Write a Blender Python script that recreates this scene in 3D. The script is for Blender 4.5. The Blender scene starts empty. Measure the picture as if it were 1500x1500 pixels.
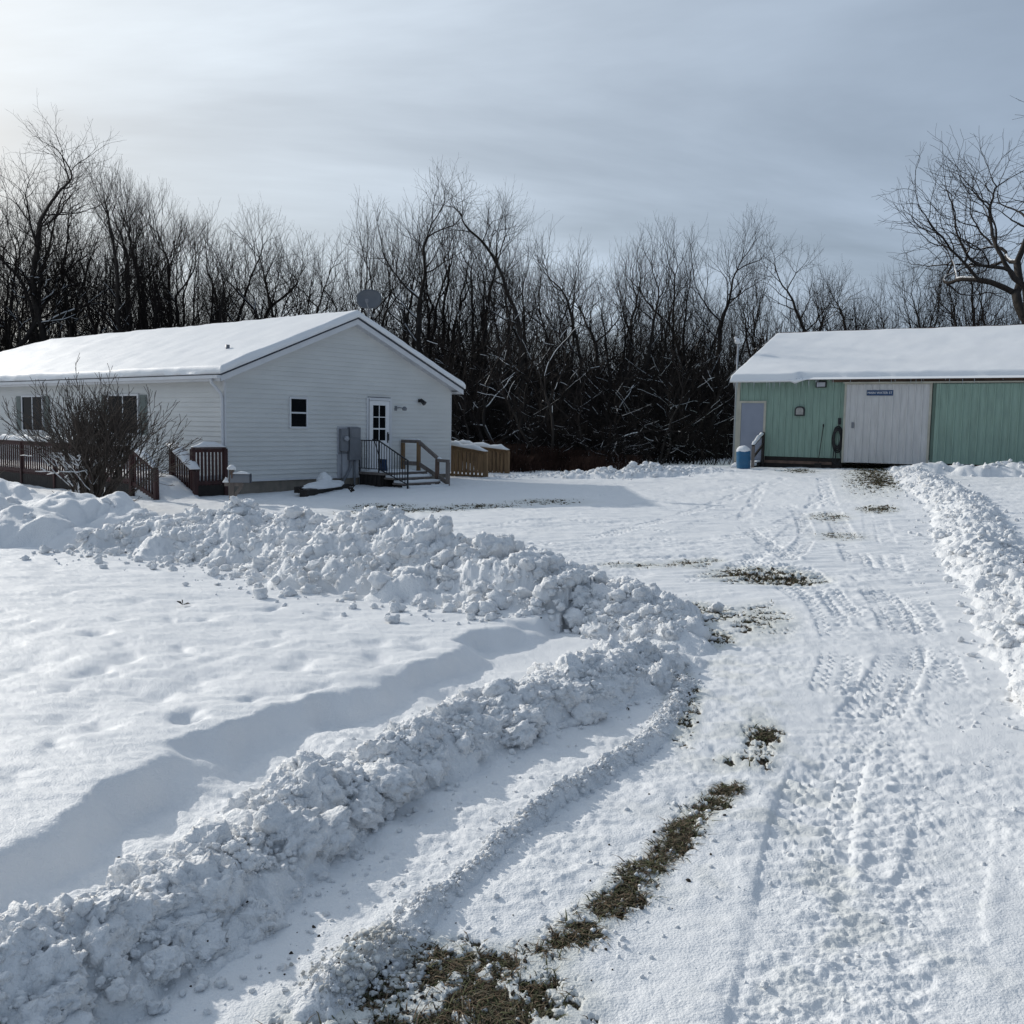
import bpy, bmesh, math, random
import numpy as np
from mathutils import Vector, Matrix
R = math.radians
scene = bpy.context.scene
col = scene.collection
rng = np.random.default_rng(7)
random.seed(11)

# ------------------------------------------------------------------ camera
F, PITCH, ROLL = 1385.86, .0907, .0178
cam_d = bpy.data.cameras.new('camera'); cam = bpy.data.objects.new('camera', cam_d); col.objects.link(cam)
cam_d.sensor_width = 36; cam_d.lens = 36 * F / 1500; cam_d.clip_start = .05; cam_d.clip_end = 3000
cam.matrix_world = Matrix.Rotation(math.pi/2 - PITCH, 4, 'X') @ Matrix.Rotation(ROLL, 4, 'Z')
scene.camera = cam

def ray(X, Y):
    a, b = X-750, Y-750
    cr, sr = math.cos(ROLL), math.sin(ROLL)
    x = a*cr+b*sr; y = -a*sr+b*cr
    c, s = math.cos(PITCH), math.sin(PITCH)
    return np.array([x, F*c-y*s, -F*s-y*c])/F

# ------------------------------------------------------------------ noise (numpy)
def _h(ix, iy, s):
    h = (ix.astype(np.int64)*374761393 + iy.astype(np.int64)*668265263 + int(s)*974634777) & 0xffffffff
    h = ((h ^ (h >> 13))*1274126177) & 0xffffffff
    h = ((h ^ (h >> 16))*2246822519) & 0xffffffff
    h = h ^ (h >> 15)
    return (h & 0xffffff)/float(0xffffff)
def gnoise(x, y, s=0):
    ix = np.floor(x); iy = np.floor(y); fx = x-ix; fy = y-iy
    ux = fx*fx*fx*(fx*(fx*6-15)+10); uy = fy*fy*fy*(fy*(fy*6-15)+10)
    def g(dx, dy):
        a = _h(ix+dx, iy+dy, s)*2*np.pi
        return np.cos(a)*(fx-dx)+np.sin(a)*(fy-dy)
    return 1.4*((g(0,0)*(1-ux)+g(1,0)*ux)*(1-uy)+(g(0,1)*(1-ux)+g(1,1)*ux)*uy)
def fbm(x, y, s=0, o=4, lac=2.03, gain=.5):
    t = 0; a = 1
    for i in range(o):
        t = t+a*gnoise(x+i*17.3, y-i*9.1, s+i*13); x = x*lac; y = y*lac; a *= gain
    return t
def bumps(x, y, cell, s=0, prob=.8, rmin=.35, rmax=.75):
    """rounded snow lumps: height of the tallest sphere cap over the point, in metres"""
    u = x/cell; v = y/cell; ix = np.floor(u); iy = np.floor(v); best = np.zeros_like(x)
    for dx in (-1,0,1):
        for dy in (-1,0,1):
            cx, cy = ix+dx, iy+dy
            px = cx+_h(cx,cy,s); py = cy+_h(cx,cy,s+1)
            r = rmin+(rmax-rmin)*_h(cx,cy,s+2)**1.5
            r = np.where(_h(cx,cy,s+3) < prob, r, 0)
            best = np.maximum(best, np.sqrt(np.maximum(r*r-(u-px)**2-(v-py)**2, 0)))
    return best*cell
def sstep(a, b, x):
    t = np.clip((x-a)/(b-a), 0, 1); return t*t*(3-2*t)

# ------------------------------------------------------------------ terrain base
CTRL = np.array([(0,0,-1.6),(-3,9,-1.73),(-7,24,-1.9),(-2.5,27,-1.80),(1,33,-1.70),(4,20,-1.64),(8,32,-1.27),(13,31,-1.2),(17,28,-1.2),
 (12,20,-1.36),(8,10,-1.52),(4,5,-1.6),(-12,15,-1.9),(-20,30,-1.95),(-8.5,21,-1.93),(0,60,-1.5),(40,60,-1.2),(-40,60,-1.9),(-10,2,-1.7),(15,0,-1.55),(0,-20,-1.6),(3,30,-1.62),(-14,24,-1.93)],float)
def base(x, y):
    x = np.asarray(x,float); y = np.asarray(y,float)
    num = 0; den = 1e-9
    for cx, cy, cz in CTRL:
        d2 = (x-cx)**2+(y-cy)**2
        w = 1/(d2+9.)**1.7
        num = num+w*cz; den = den+w
    return num/den
def at(X, Y, lift=0):
    """point of the base terrain seen at photo pixel X, Y"""
    r = ray(X, Y); z = -1.6
    for _ in range(30):
        p = r*((z)/r[2]); z = .5*z+.5*(float(base(p[0], p[1]))+lift)
    return r*(z/r[2])

# ------------------------------------------------------------------ object helpers
def link(o, parent=None):
    col.objects.link(o)
    if parent is not None: o.parent = parent
    return o
def tag(o, label=None, cat=None, group=None, kind=None):
    if label: o['label'] = label
    if cat: o['category'] = cat
    if group: o['group'] = group
    if kind: o['kind'] = kind
    return o
def thing(name, label, cat, loc=(0,0,0), rz=0, group=None):
    o = bpy.data.objects.new(name, None); link(o)
    o.empty_display_size = .2
    o.location = loc; o.rotation_euler = (0,0,rz)
    return tag(o, label, cat, group)
def raw_mesh(name, V, Fq, smooth=True):
    """V (n,3) array; Fq list of (m,k) face arrays"""
    me = bpy.data.meshes.new(name)
    V = np.asarray(V, np.float32); Fq = [np.asarray(f, np.int32) for f in Fq if len(f)]
    me.vertices.add(len(V)); me.vertices.foreach_set('co', V.ravel())
    nl = sum(f.size for f in Fq); npoly = sum(len(f) for f in Fq)
    me.loops.add(nl); me.polygons.add(npoly)
    me.loops.foreach_set('vertex_index', np.concatenate([f.ravel() for f in Fq]))
    tot = np.concatenate([np.full(len(f), f.shape[1], np.int32) for f in Fq])
    st = np.concatenate([[0], np.cumsum(tot)[:-1]]).astype(np.int32)
    me.polygons.foreach_set('loop_start', st); me.polygons.foreach_set('loop_total', tot)
    me.polygons.foreach_set('use_smooth', np.full(npoly, smooth))
    me.update(calc_edges=True)
    return me
def mobj(name, me, mat, parent=None):
    if mat is not None: me.materials.append(mat)
    return link(bpy.data.objects.new(name, me), parent)

class MB:
    def __init__(s): s.v = []; s.f = []
    def add(s, vs, fs):
        n = len(s.v); s.v += [tuple(map(float, v)) for v in vs]; s.f += [tuple(n+i for i in f) for f in fs]; return s
    def box(s, a, b):
        x0,y0,z0 = a; x1,y1,z1 = b
        x0,x1 = min(x0,x1),max(x0,x1); y0,y1 = min(y0,y1),max(y0,y1); z0,z1 = min(z0,z1),max(z0,z1)
        return s.add([(x0,y0,z0),(x1,y0,z0),(x1,y1,z0),(x0,y1,z0),(x0,y0,z1),(x1,y0,z1),(x1,y1,z1),(x0,y1,z1)],
                     [(0,3,2,1),(4,5,6,7),(0,1,5,4),(1,2,6,5),(2,3,7,6),(3,0,4,7)])
    def bar(s, p, q, w, h, up=(0,0,1)):
        p = Vector(p); q = Vector(q); t = (q-p).normalized(); upv = Vector(up)
        a = t.cross(upv)
        if a.length < 1e-4: a = t.cross(Vector((1,0,0)))
        a.normalize(); b = a.cross(t)
        vs = [e+a*i*w/2+b*j*h/2 for e in (p,q) for i,j in ((-1,-1),(1,-1),(1,1),(-1,1))]
        return s.add(vs, [(0,1,2,3),(7,6,5,4),(0,4,5,1),(1,5,6,2),(2,6,7,3),(3,7,4,0)])
    def tube(s, pts, r, n=8):
        pts = [Vector(p) for p in pts]; m = len(pts)
        rs = r if hasattr(r, '__len__') else [r]*m
        vs = []; ref = None
        for i, p in enumerate(pts):
            t = (pts[min(i+1,m-1)]-pts[max(i-1,0)]).normalized()
            if ref is None:
                ref = t.orthogonal().normalized()
            ref = (ref-t*ref.dot(t)).normalized(); b = t.cross(ref)
            for k in range(n):
                a = 2*math.pi*k/n; vs.append(p+(ref*math.cos(a)+b*math.sin(a))*rs[i])
        fs = [(i*n+k, i*n+(k+1)%n, (i+1)*n+(k+1)%n, (i+1)*n+k) for i in range(m-1) for k in range(n)]
        fs += [tuple(range(n-1,-1,-1)), tuple((m-1)*n+k for k in range(n))]
        return s.add(vs, fs)
    def cyl(s, c, r, h, n=20, r2=None):
        c = Vector(c); return s.tube([c, c+Vector((0,0,h))], [r, r if r2 is None else r2], n)
    def lathe(s, prof, c=(0,0,0), n=24):
        c = Vector(c); vs = [c+Vector((r*math.cos(2*math.pi*k/n), r*math.sin(2*math.pi*k/n), z)) for r,z in prof for k in range(n)]
        m = len(prof)
        fs = [(i*n+k, i*n+(k+1)%n, (i+1)*n+(k+1)%n, (i+1)*n+k) for i in range(m-1) for k in range(n)]
        fs += [tuple(range(n-1,-1,-1)), tuple((m-1)*n+k for k in range(n))]
        return s.add(vs, fs)
    def build(s, name, mat, parent=None, smooth=False, bevel=0):
        me = bpy.data.meshes.new(name); me.from_pydata(s.v, [], s.f); me.update()
        if smooth: me.polygons.foreach_set('use_smooth', [True]*len(me.polygons))
        o = mobj(name, me, mat, parent)
        if bevel:
            b = o.modifiers.new('bevel','BEVEL'); b.width = bevel; b.segments = 2; b.limit_method = 'ANGLE'
        return o

# ------------------------------------------------------------------ materials
def nodes(name):
    m = bpy.data.materials.new(name); m.use_nodes = True
    nt = m.node_tree; return m, nt, nt.nodes['Principled BSDF']
def N(nt, t, **kw):
    n = nt.nodes.new(t)
    for k, v in kw.items(): setattr(n, k, v)
    return n
def mat(name, c, rough=.6, var=.15, scale=8, bump=0, bscale=40, metal=0, stretch=(1,1,1), spec=.5):
    m, nt, P = nodes(name)
    P.inputs['Roughness'].default_value = rough; P.inputs['Metallic'].default_value = metal
    P.inputs['Specular IOR Level'].default_value = spec
    tc = N(nt,'ShaderNodeTexCoord'); mp = N(nt,'ShaderNodeMapping'); mp.inputs['Scale'].default_value = stretch
    nt.links.new(tc.outputs['Object'], mp.inputs[0])
    nz = N(nt,'ShaderNodeTexNoise'); nz.inputs['Scale'].default_value = scale; nz.inputs['Detail'].default_value = 6
    nt.links.new(mp.outputs[0], nz.inputs['Vector'])
    mr = N(nt,'ShaderNodeMapRange'); mr.inputs[1].default_value = .3; mr.inputs[2].default_value = .7
    mr.inputs[3].default_value = 1-var; mr.inputs[4].default_value = 1+var
    nt.links.new(nz.outputs['Fac'], mr.inputs[0])
    mx = N(nt,'ShaderNodeMix', data_type='RGBA', blend_type='MULTIPLY'); mx.inputs[0].default_value = 1
    mx.inputs[6].default_value = (*c,1); nt.links.new(mr.outputs[0], mx.inputs[7]); nt.links.new(mx.outputs[2], P.inputs['Base Color'])
    if bump:
        n2 = N(nt,'ShaderNodeTexNoise'); n2.inputs['Scale'].default_value = bscale; n2.inputs['Detail'].default_value = 5
        nt.links.new(mp.outputs[0], n2.inputs['Vector'])
        b = N(nt,'ShaderNodeBump'); b.inputs['Strength'].default_value = 1; b.inputs['Distance'].default_value = bump
        nt.links.new(n2.outputs['Fac'], b.inputs['Height']); nt.links.new(b.outputs[0], P.inputs['Normal'])
    return m
SNOWC = (.83,.84,.85)
M = {}
M['snow'] = mat('snow', SNOWC, .6, .03, 3, .012, 75, spec=.2)
M['roof_snow'] = mat('roof snow', SNOWC, .6, .02, 1, .006, 25, spec=.2)
M['siding'] = mat('vinyl siding', (.63,.635,.62), .5, .06, .7, stretch=(1,1,3))
M['trim'] = mat('white trim', (.62,.63,.65), .45, .05, 3)
M['soffit'] = mat('soffit', (.55,.55,.56), .6, .06, 3)
M['foundation'] = mat('concrete foundation', (.23,.20,.165), .9, .2, 5, .004, 60)
M['drip'] = mat('dark drip edge', (.03,.035,.05), .5, .2, 6)
M['glass'] = mat('dark window glass', (.006,.007,.009), .08, .2, 2, spec=.03)
M['shutter'] = mat('grey green shutter', (.14,.17,.16), .6, .1, 6)
M['redwood'] = mat('red brown stained wood', (.044,.015,.014), .75, .35, 7, .002, 60, stretch=(1,1,.2))
M['darkwood'] = mat('dark weathered wood', (.02,.016,.014), .85, .3, 8, .002, 60)
M['greywood'] = mat('grey weathered wood', (.16,.135,.12), .85, .3, 7, .002, 60, stretch=(1,1,.3))
M['tanwood'] = mat('tan treated wood', (.18,.112,.056), .8, .3, 7, .002, 60, stretch=(1,1,.3))
M['black'] = mat('black metal', (.012,.012,.016), .45, .2, 8)
M['greymetal'] = mat('grey painted metal', (.17,.18,.20), .45, .1, 6)
M['panel'] = mat('pale backing panel', (.40,.41,.44), .6, .08, 3)
M['green'] = mat('green painted steel', (.235,.335,.275), .5, .12, 1.5, stretch=(6,6,1))
M['shedwhite'] = mat('off white painted steel', (.56,.55,.54), .5, .1, 1.5, stretch=(6,6,1))
M['cream'] = mat('cream trim', (.42,.40,.33), .55, .12, 4)
M['doorgrey'] = mat('blue grey door', (.235,.26,.32), .5, .06, 3)
M['rust'] = mat('brown painted board', (.12,.075,.055), .75, .3, 5)
M['blue'] = mat('blue plastic', (.012,.105,.22), .4, .12, 4)
M['signblue'] = mat('sign blue', (.016,.05,.13), .45, .1, 4)
M['white'] = mat('white paint', (.75,.75,.76), .5, .04, 4)
M['rubber'] = mat('black rubber', (.012,.012,.013), .6, .3, 12)
M['bark'] = mat('bark', (.040,.035,.032), .9, .4, 5, .01, 20, stretch=(1,1,.25), spec=.2)
M['twig'] = mat('twig bark', (.028,.023,.021), .9, .3, 5, spec=.15)
M['shrub'] = mat('shrub bark', (.085,.070,.060), .9, .35, 6, spec=.2)
M['brush'] = mat('brush stems', (.016,.013,.012), .9, .4, 4, spec=.15)
M['weed'] = mat('dry red brown weeds', (.040,.022,.017), .9, .5, 2, spec=.1)
M['soil'] = mat('dark soil', (.03,.023,.017), .95, .5, 25, .006, 80)
M['dish'] = mat('grey dish', (.11,.12,.135), .55, .08, 4)
M['leaf'] = mat('dead leaf', (.02,.014,.011), .8, .3, 30)
M['stone'] = mat('pale stone', (.32,.31,.29), .9, .25, 9, .004, 40)
def ice_mat():
    m, nt, P = nodes('ice'); P.inputs['Base Color'].default_value = (.75,.8,.85,1); P.inputs['Roughness'].default_value = .15
    P.inputs['Transmission Weight'].default_value = .5; P.inputs['IOR'].default_value = 1.31; return m
M['ice'] = ice_mat()
def ground_mat():
    m, nt, P = nodes('snow ground'); P.inputs['Roughness'].default_value = .55; P.inputs['Specular IOR Level'].default_value = .25
    tc = N(nt,'ShaderNodeTexCoord')
    at1 = N(nt,'ShaderNodeAttribute', attribute_name='bare'); at2 = N(nt,'ShaderNodeAttribute', attribute_name='dirt')
    nz = N(nt,'ShaderNodeTexNoise'); nz.inputs['Scale'].default_value = 35; nz.inputs['Detail'].default_value = 8; nz.inputs['Roughness'].default_value = .7
    nt.links.new(tc.outputs['Object'], nz.inputs['Vector'])
    rp = N(nt,'ShaderNodeValToRGB'); e = rp.color_ramp.elements
    e[0].position = .3; e[0].color = (.022,.017,.013,1); e[1].position = .72; e[1].color = (.11,.095,.06,1)
    x = e.new(.5); x.color = (.055,.043,.028,1)
    nt.links.new(nz.outputs['Fac'], rp.inputs[0])
    th = N(nt,'ShaderNodeMath', operation='ADD'); nt.links.new(at1.outputs['Fac'], th.inputs[0])
    n2 = N(nt,'ShaderNodeMath', operation='MULTIPLY_ADD'); nt.links.new(nz.outputs['Fac'], n2.inputs[0]); n2.inputs[1].default_value = 1.1; n2.inputs[2].default_value = -.55
    nt.links.new(n2.outputs[0], th.inputs[1])
    mr = N(nt,'ShaderNodeMapRange'); mr.inputs[1].default_value = .42; mr.inputs[2].default_value = .62; nt.links.new(th.outputs[0], mr.inputs[0])
    m1 = N(nt,'ShaderNodeMix', data_type='RGBA'); m1.inputs[6].default_value = (*SNOWC,1); m1.inputs[7].default_value = (.42,.43,.33,1)
    nt.links.new(at2.outputs['Fac'], m1.inputs[0])
    m2 = N(nt,'ShaderNodeMix', data_type='RGBA'); nt.links.new(mr.outputs[0], m2.inputs[0]); nt.links.new(m1.outputs[2], m2.inputs[6]); nt.links.new(rp.outputs[0], m2.inputs[7])
    nt.links.new(m2.outputs[2], P.inputs['Base Color'])
    n3 = N(nt,'ShaderNodeTexNoise'); n3.inputs['Scale'].default_value = 120; n3.inputs['Detail'].default_value = 4; nt.links.new(tc.outputs['Object'], n3.inputs['Vector'])
    b = N(nt,'ShaderNodeBump'); b.inputs['Distance'].default_value = .005; b.inputs['Strength'].default_value = 1
    nt.links.new(n3.outputs['Fac'], b.inputs['Height']); nt.links.new(b.outputs[0], P.inputs['Normal'])
    return m
M['ground'] = ground_mat()
def blade_mat():
    m, nt, P = nodes('grass blades'); P.inputs['Roughness'].default_value = .7; P.inputs['Specular IOR Level'].default_value = .2
    a = N(nt,'ShaderNodeAttribute', attribute_name='tint'); nt.links.new(a.outputs['Color'], P.inputs['Base Color']); return m
M['blade'] = blade_mat()
# ------------------------------------------------------------------ sky and sun
SUN_EL, SUN_AZ = R(24.5), R(-46)          # azimuth measured from +Y, negative to the left
sun_dir = Vector((math.sin(SUN_AZ)*math.cos(SUN_EL), math.cos(SUN_AZ)*math.cos(SUN_EL), math.sin(SUN_EL)))
sd = bpy.data.lights.new('sun','SUN'); sd.energy = 2.6; sd.angle = R(.9); sd.color = (1,.945,.86)
so = bpy.data.objects.new('sun', sd); col.objects.link(so); so.rotation_euler = sun_dir.to_track_quat('Z','Y').to_euler()
w = bpy.data.worlds.new('World'); scene.world = w; w.use_nodes = True
nt = w.node_tree; bg = nt.nodes['Background']; bg.inputs['Strength'].default_value = .1
sky = N(nt,'ShaderNodeTexSky', sky_type='NISHITA'); sky.sun_disc = False
sky.sun_elevation = SUN_EL; sky.sun_rotation = SUN_AZ; sky.air_density = 1.; sky.dust_density = 1.5; sky.ozone_density = 1
tc = N(nt,'ShaderNodeTexCoord')
def math_n(op, a, b=None, c=None):
    n = N(nt,'ShaderNodeMath', operation=op)
    for i, v in enumerate((a,b,c)):
        if v is None: continue
        if isinstance(v,(int,float)): n.inputs[i].default_value = v
        else: nt.links.new(v, n.inputs[i])
    return n.outputs[0]
sx = N(nt,'ShaderNodeSeparateXYZ'); nt.links.new(tc.outputs['Generated'], sx.inputs[0])
den = math_n('ADD', math_n('MAXIMUM', sx.outputs[2], 0), .16)
cx = N(nt,'ShaderNodeCombineXYZ'); nt.links.new(math_n('DIVIDE', sx.outputs[0], den), cx.inputs[0]); nt.links.new(math_n('DIVIDE', sx.outputs[1], den), cx.inputs[1])
mp = N(nt,'ShaderNodeMapping'); mp.inputs['Rotation'].default_value = (0,0,R(25)); mp.inputs['Scale'].default_value = (.42,1.0,1); nt.links.new(cx.outputs[0], mp.inputs[0])
nz = N(nt,'ShaderNodeTexNoise'); nz.inputs['Scale'].default_value = .8; nz.inputs['Detail'].default_value = 7; nz.inputs['Roughness'].default_value = .56; nz.inputs['Distortion'].default_value = .5
nt.links.new(mp.outputs[0], nz.inputs['Vector'])
# angle to the sun: thin cloud glows around it
dt = N(nt,'ShaderNodeVectorMath', operation='DOT_PRODUCT'); nt.links.new(tc.outputs['Generated'], dt.inputs[0]); dt.inputs[1].default_value = sun_dir
glow = math_n('POWER', math_n('MAXIMUM', math_n('MULTIPLY_ADD', dt.outputs['Value'], .5, .5), 0), 3.2)
cl = math_n('MULTIPLY_ADD', glow, 6.0, 2.5)
cl = math_n('MULTIPLY', cl, math_n('MULTIPLY_ADD', nz.outputs['Fac'], 1.85, .09))
cc = N(nt,'ShaderNodeMix', data_type='RGBA', blend_type='MULTIPLY'); cc.inputs[0].default_value = 1; tint = N(nt,'ShaderNodeMix', data_type='RGBA'); tint.inputs[6].default_value = (.69,.91,1.24,1); tint.inputs[7].default_value = (.95,1.02,1.06,1); nt.links.new(glow, tint.inputs[0]); nt.links.new(tint.outputs[2], cc.inputs[6])
nt.links.new(cl, cc.inputs[7])
fac = N(nt,'ShaderNodeMapRange'); fac.inputs[1].default_value = .3; fac.inputs[2].default_value = .7; fac.inputs[3].default_value = .72; fac.inputs[4].default_value = .97
nt.links.new(nz.outputs['Fac'], fac.inputs[0])
mxs = N(nt,'ShaderNodeMix', data_type='RGBA'); nt.links.new(fac.outputs[0], mxs.inputs[0]); nt.links.new(sky.outputs[0], mxs.inputs[6]); nt.links.new(cc.outputs[2], mxs.inputs[7])
nt.links.new(mxs.outputs[2], bg.inputs['Color'])
scene.view_settings.view_transform = 'Standard'; scene.view_settings.look = 'None'; scene.view_settings.exposure = .06; scene.view_settings.gamma = 1
scene.render.engine = 'CYCLES'

# ------------------------------------------------------------------ banks: crest points (x, y, height, half width)
def dens(P, n=8):
    P = np.array(P,float); t = np.linspace(0, len(P)-1, (len(P)-1)*n+1)
    # catmull-rom
    out = []
    for tt in t:
        i = min(int(tt), len(P)-2); u = tt-i
        p0, p1, p2, p3 = P[max(i-1,0)], P[i], P[i+1], P[min(i+2,len(P)-1)]
        out.append(.5*((2*p1)+(p2-p0)*u+(2*p0-5*p1+4*p2-p3)*u*u+(3*p1-p0-3*p2+p3)*u**3))
    return np.array(out)
def poly_dist(x, y, C):
    """distance to a dense curve, signed side, index of the nearest point (x, y are flat arrays)"""
    bd = np.full(x.shape, 1e9); sg = np.zeros(x.shape); tt = np.zeros(x.shape)
    for i in range(len(C)-1):
        ax, ay = C[i,:2]; bx, by = C[i+1,:2]; dx, dy = bx-ax, by-ay; L2 = dx*dx+dy*dy+1e-12
        t = np.clip(((x-ax)*dx+(y-ay)*dy)/L2, 0, 1)
        ex, ey = x-ax-t*dx, y-ay-t*dy; d = ex*ex+ey*ey
        m = d < bd
        bd[m] = d[m]; sg[m] = np.sign(dx*ey-dy*ex)[m]; tt[m] = (i+t)[m]
    return np.sqrt(bd), sg, tt
def px_line(L):
    """(px, py, height, half width) -> (x, y, height, half width)"""
    return [(*at(a,b)[:2], h, w_) for a,b,h,w_ in L]
BIG = dens([(1.25,7.05,.08,.3),(1.1,7.5,.18,.5),(.85,8.1,.26,.8),(.3,8.6,.30,1.0),(-.35,9.05,.40,1.15),(-1.0,9.6,.48,1.2),(-1.9,10.5,.40,1.15),(-2.8,11.4,.42,1.2),(-3.7,12.0,.40,1.3),(-4.5,12.4,.30,1.3),(-5.0,12.6,.24,1.2)])
SOFT = dens([(-4.3,12.3,.35,1.2),(-5.35,12.9,.82,1.5),(-6.6,13.4,1.0,1.9),(-8.5,14,1.12,2.0),(-11,14.6,1.0,2.1),(-15,15.5,.6,2.1)])
NEAR = dens(px_line([(-260,1760,.16,.28),(-60,1572,.17,.27),(88,1465,.17,.26),(224,1388,.17,.26),(320,1318,.17,.255),(408,1245,.17,.255),(484,1183,.17,.26),(560,1147,.17,.27),(640,1102,.17,.28),(715,1068,.17,.30),(800,1038,.17,.34),(880,1008,.17,.36),(930,985,.13,.34),(975,970,.07,.26)]))
THIN = dens(px_line([(470,1475,.06,.09),(560,1400,.075,.10),(640,1325,.06,.06),(700,1275,.06,.055),(760,1215,.055,.055),(820,1175,.06,.06),(880,1135,.065,.07),(950,1085,.07,.08),(985,1040,.06,.08),(1005,1000,.05,.08)]))
RIGHT = dens(px_line([(1318,686,.10,.5),(1350,703,.18,.68),(1400,735,.18,.62),(1424,775,.18,.56),(1446,825,.17,.52),(1490,880,.15,.46),(1530,940,.17,.45),(1570,1010,.14,.36),(1600,1080,.12,.30),(1640,1180,.1,.25)]))
FARB = dens([(-.6,30.8,.06,.5),(.8,31,.10,.6),(2.4,30.8,.2,.8),(3.6,31.0,.24,.9),(4.9,31.2,.27,.8),(5.8,31.3,.18,.7),(6.9,31.2,.08,.5)])
SHEDB = dens([(12.2,29.4,.12,.5),(13.4,29.0,.25,.8),(14.6,28.6,.36,.9),(15.6,28.1,.42,.8),(16.8,27.3,.32,.8),(18.5,26.4,.3,.8)])
LAWN_EDGE = dens([(*at(a,b)[:2],0,0) for a,b in ((-400,1600),(-160,1450),(0,1345),(100,1275),(190,1215),(270,1162),(350,1122),(430,1092),(500,1060),(560,1042),(640,1003),(700,985),(735,955),(800,930))])
def house_w(u, v): return (-7.3428+u*.7758+v*.6310, 24.1772-u*.6310+v*.7758)

TRACKS = [ # (points, half width, depth, lug spacing)
 ([(1205,700),(1225,760),(1262,830),(1300,885),(1322,930),(1318,970),(1285,1030),(1235,1085),(1205,1140),(1190,1200),(1180,1280),(1178,1360),(1165,1450),(1150,1540)], .17, .038, .12),
 ([(1268,740),(1280,800),(1290,830)], .1, .015, .15),
 ([(1060,760),(1105,770),(1120,800),(1070,835),(960,850)], .13, .014, .15),
 ([(1030,745),(1150,740),(1180,775),(1165,810),(1100,850)], .13, .03, .15),
 ([(1000,775),(1090,745),(1170,715)], .13, .012, .15),
 ([(700,770),(820,762),(950,775),(1060,800),(1180,880)], .13, .02, .15),
 ([(780,735),(900,742),(1010,725),(1120,705)], .15, .03, .16),
 ([(560,745),(700,738),(840,730),(1000,710)], .15, .03, .16),
 ([(880,860),(1000,850),(1100,820),(1170,770),(1200,720)], .15, .022, .15),
 ([(960,790),(1060,790),(1150,765),(1215,720)], .14, .022, .15),
 ([(700,800),(850,790),(980,760),(1080,725),(1150,700)], .15, .03, .16),
 ([(1120,705),(1090,760),(1130,800),(1200,850),(1240,900)], .13, .03, .15),
 ([(860,830),(1000,815),(1120,825),(1190,870),(1230,940),(1220,1010)], .15, .022, .15),
 ([(1290,760),(1310,830),(1350,900),(1385,980),(1390,1060)], .13, .02, .15),
 ([(1400,1140),(1390,1250),(1370,1330),(1400,1480)], .15, .016, .1)]
TRACKS = [(dens([(*at(a,b)[:2],0,0) for a,b in P]), hw, dp, lg) for P, hw, dp, lg in TRACKS]
CHURN = dens([(*at(a,b)[:2],0,0) for a,b in ((1300,1010),(1280,1080),(1270,1180),(1265,1300),(1250,1420),(1180,1560))])
PATCHES = [ # exposed grass: centre px, half size px, strength
 (700,1462,120,55,1.0),(560,1450,50,26,.85),(640,1405,60,24,.8),(640,1400,50,22,.7),(1118,1078,22,20,1.0),(1095,1112,34,10,.8),(1000,1030,19,38,.95),(1020,898,46,13,.95),(1038,932,30,12,.85),(985,890,30,8,.85),(1112,907,40,20,.68),(1112,842,60,10,1.0),(1165,846,36,6,.9),(1010,825,26,5,.75),(940,828,60,4,.6),
 (1280,690,34,11,.70),(1290,706,30,9,.70),(1285,746,26,5,.75),(1215,757,28,6,.6),(1230,785,34,7,.5),(700,742,70,4,.5),(600,748,100,4,.5),(1170,690,30,3,.45),(1040,820,20,4,.6),(560,742,50,4,.5),(800,735,60,4,.45)]
PT = []
for a,b,sx_,sy_,k in PATCHES:
    c = at(a,b); e1 = at(a+sx_,b); e2 = at(a,b-sy_); e3 = at(a,b+sy_)
    PT.append((c[0], c[1], max(.04,np.hypot(*(e1-c)[:2])), max(.04,.5*np.hypot(*(e2-e3)[:2])), math.atan2(*(e2-c)[:2]), k))
FOOT = [(35,910),(135,928),(185,945),(270,948),(320,965),(185,966),(100,1010),(240,1013),(435,975),(370,1018),(465,1003),(500,1020),(575,1020),(655,985),(130,985),(45,975),(330,1113),(400,890),(205,880),(480,905),(300,905),(560,960),(620,945),(20,1140),(150,1060),(85,1090),(270,1050),(395,945),(95,870),(250,905)]
_r = np.random.default_rng(4)
FOOT = [at(a,b,.15) for a,b in FOOT+[(_r.uniform(-60,620),_r.uniform(865,1060)) for _ in range(55)]]

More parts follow.
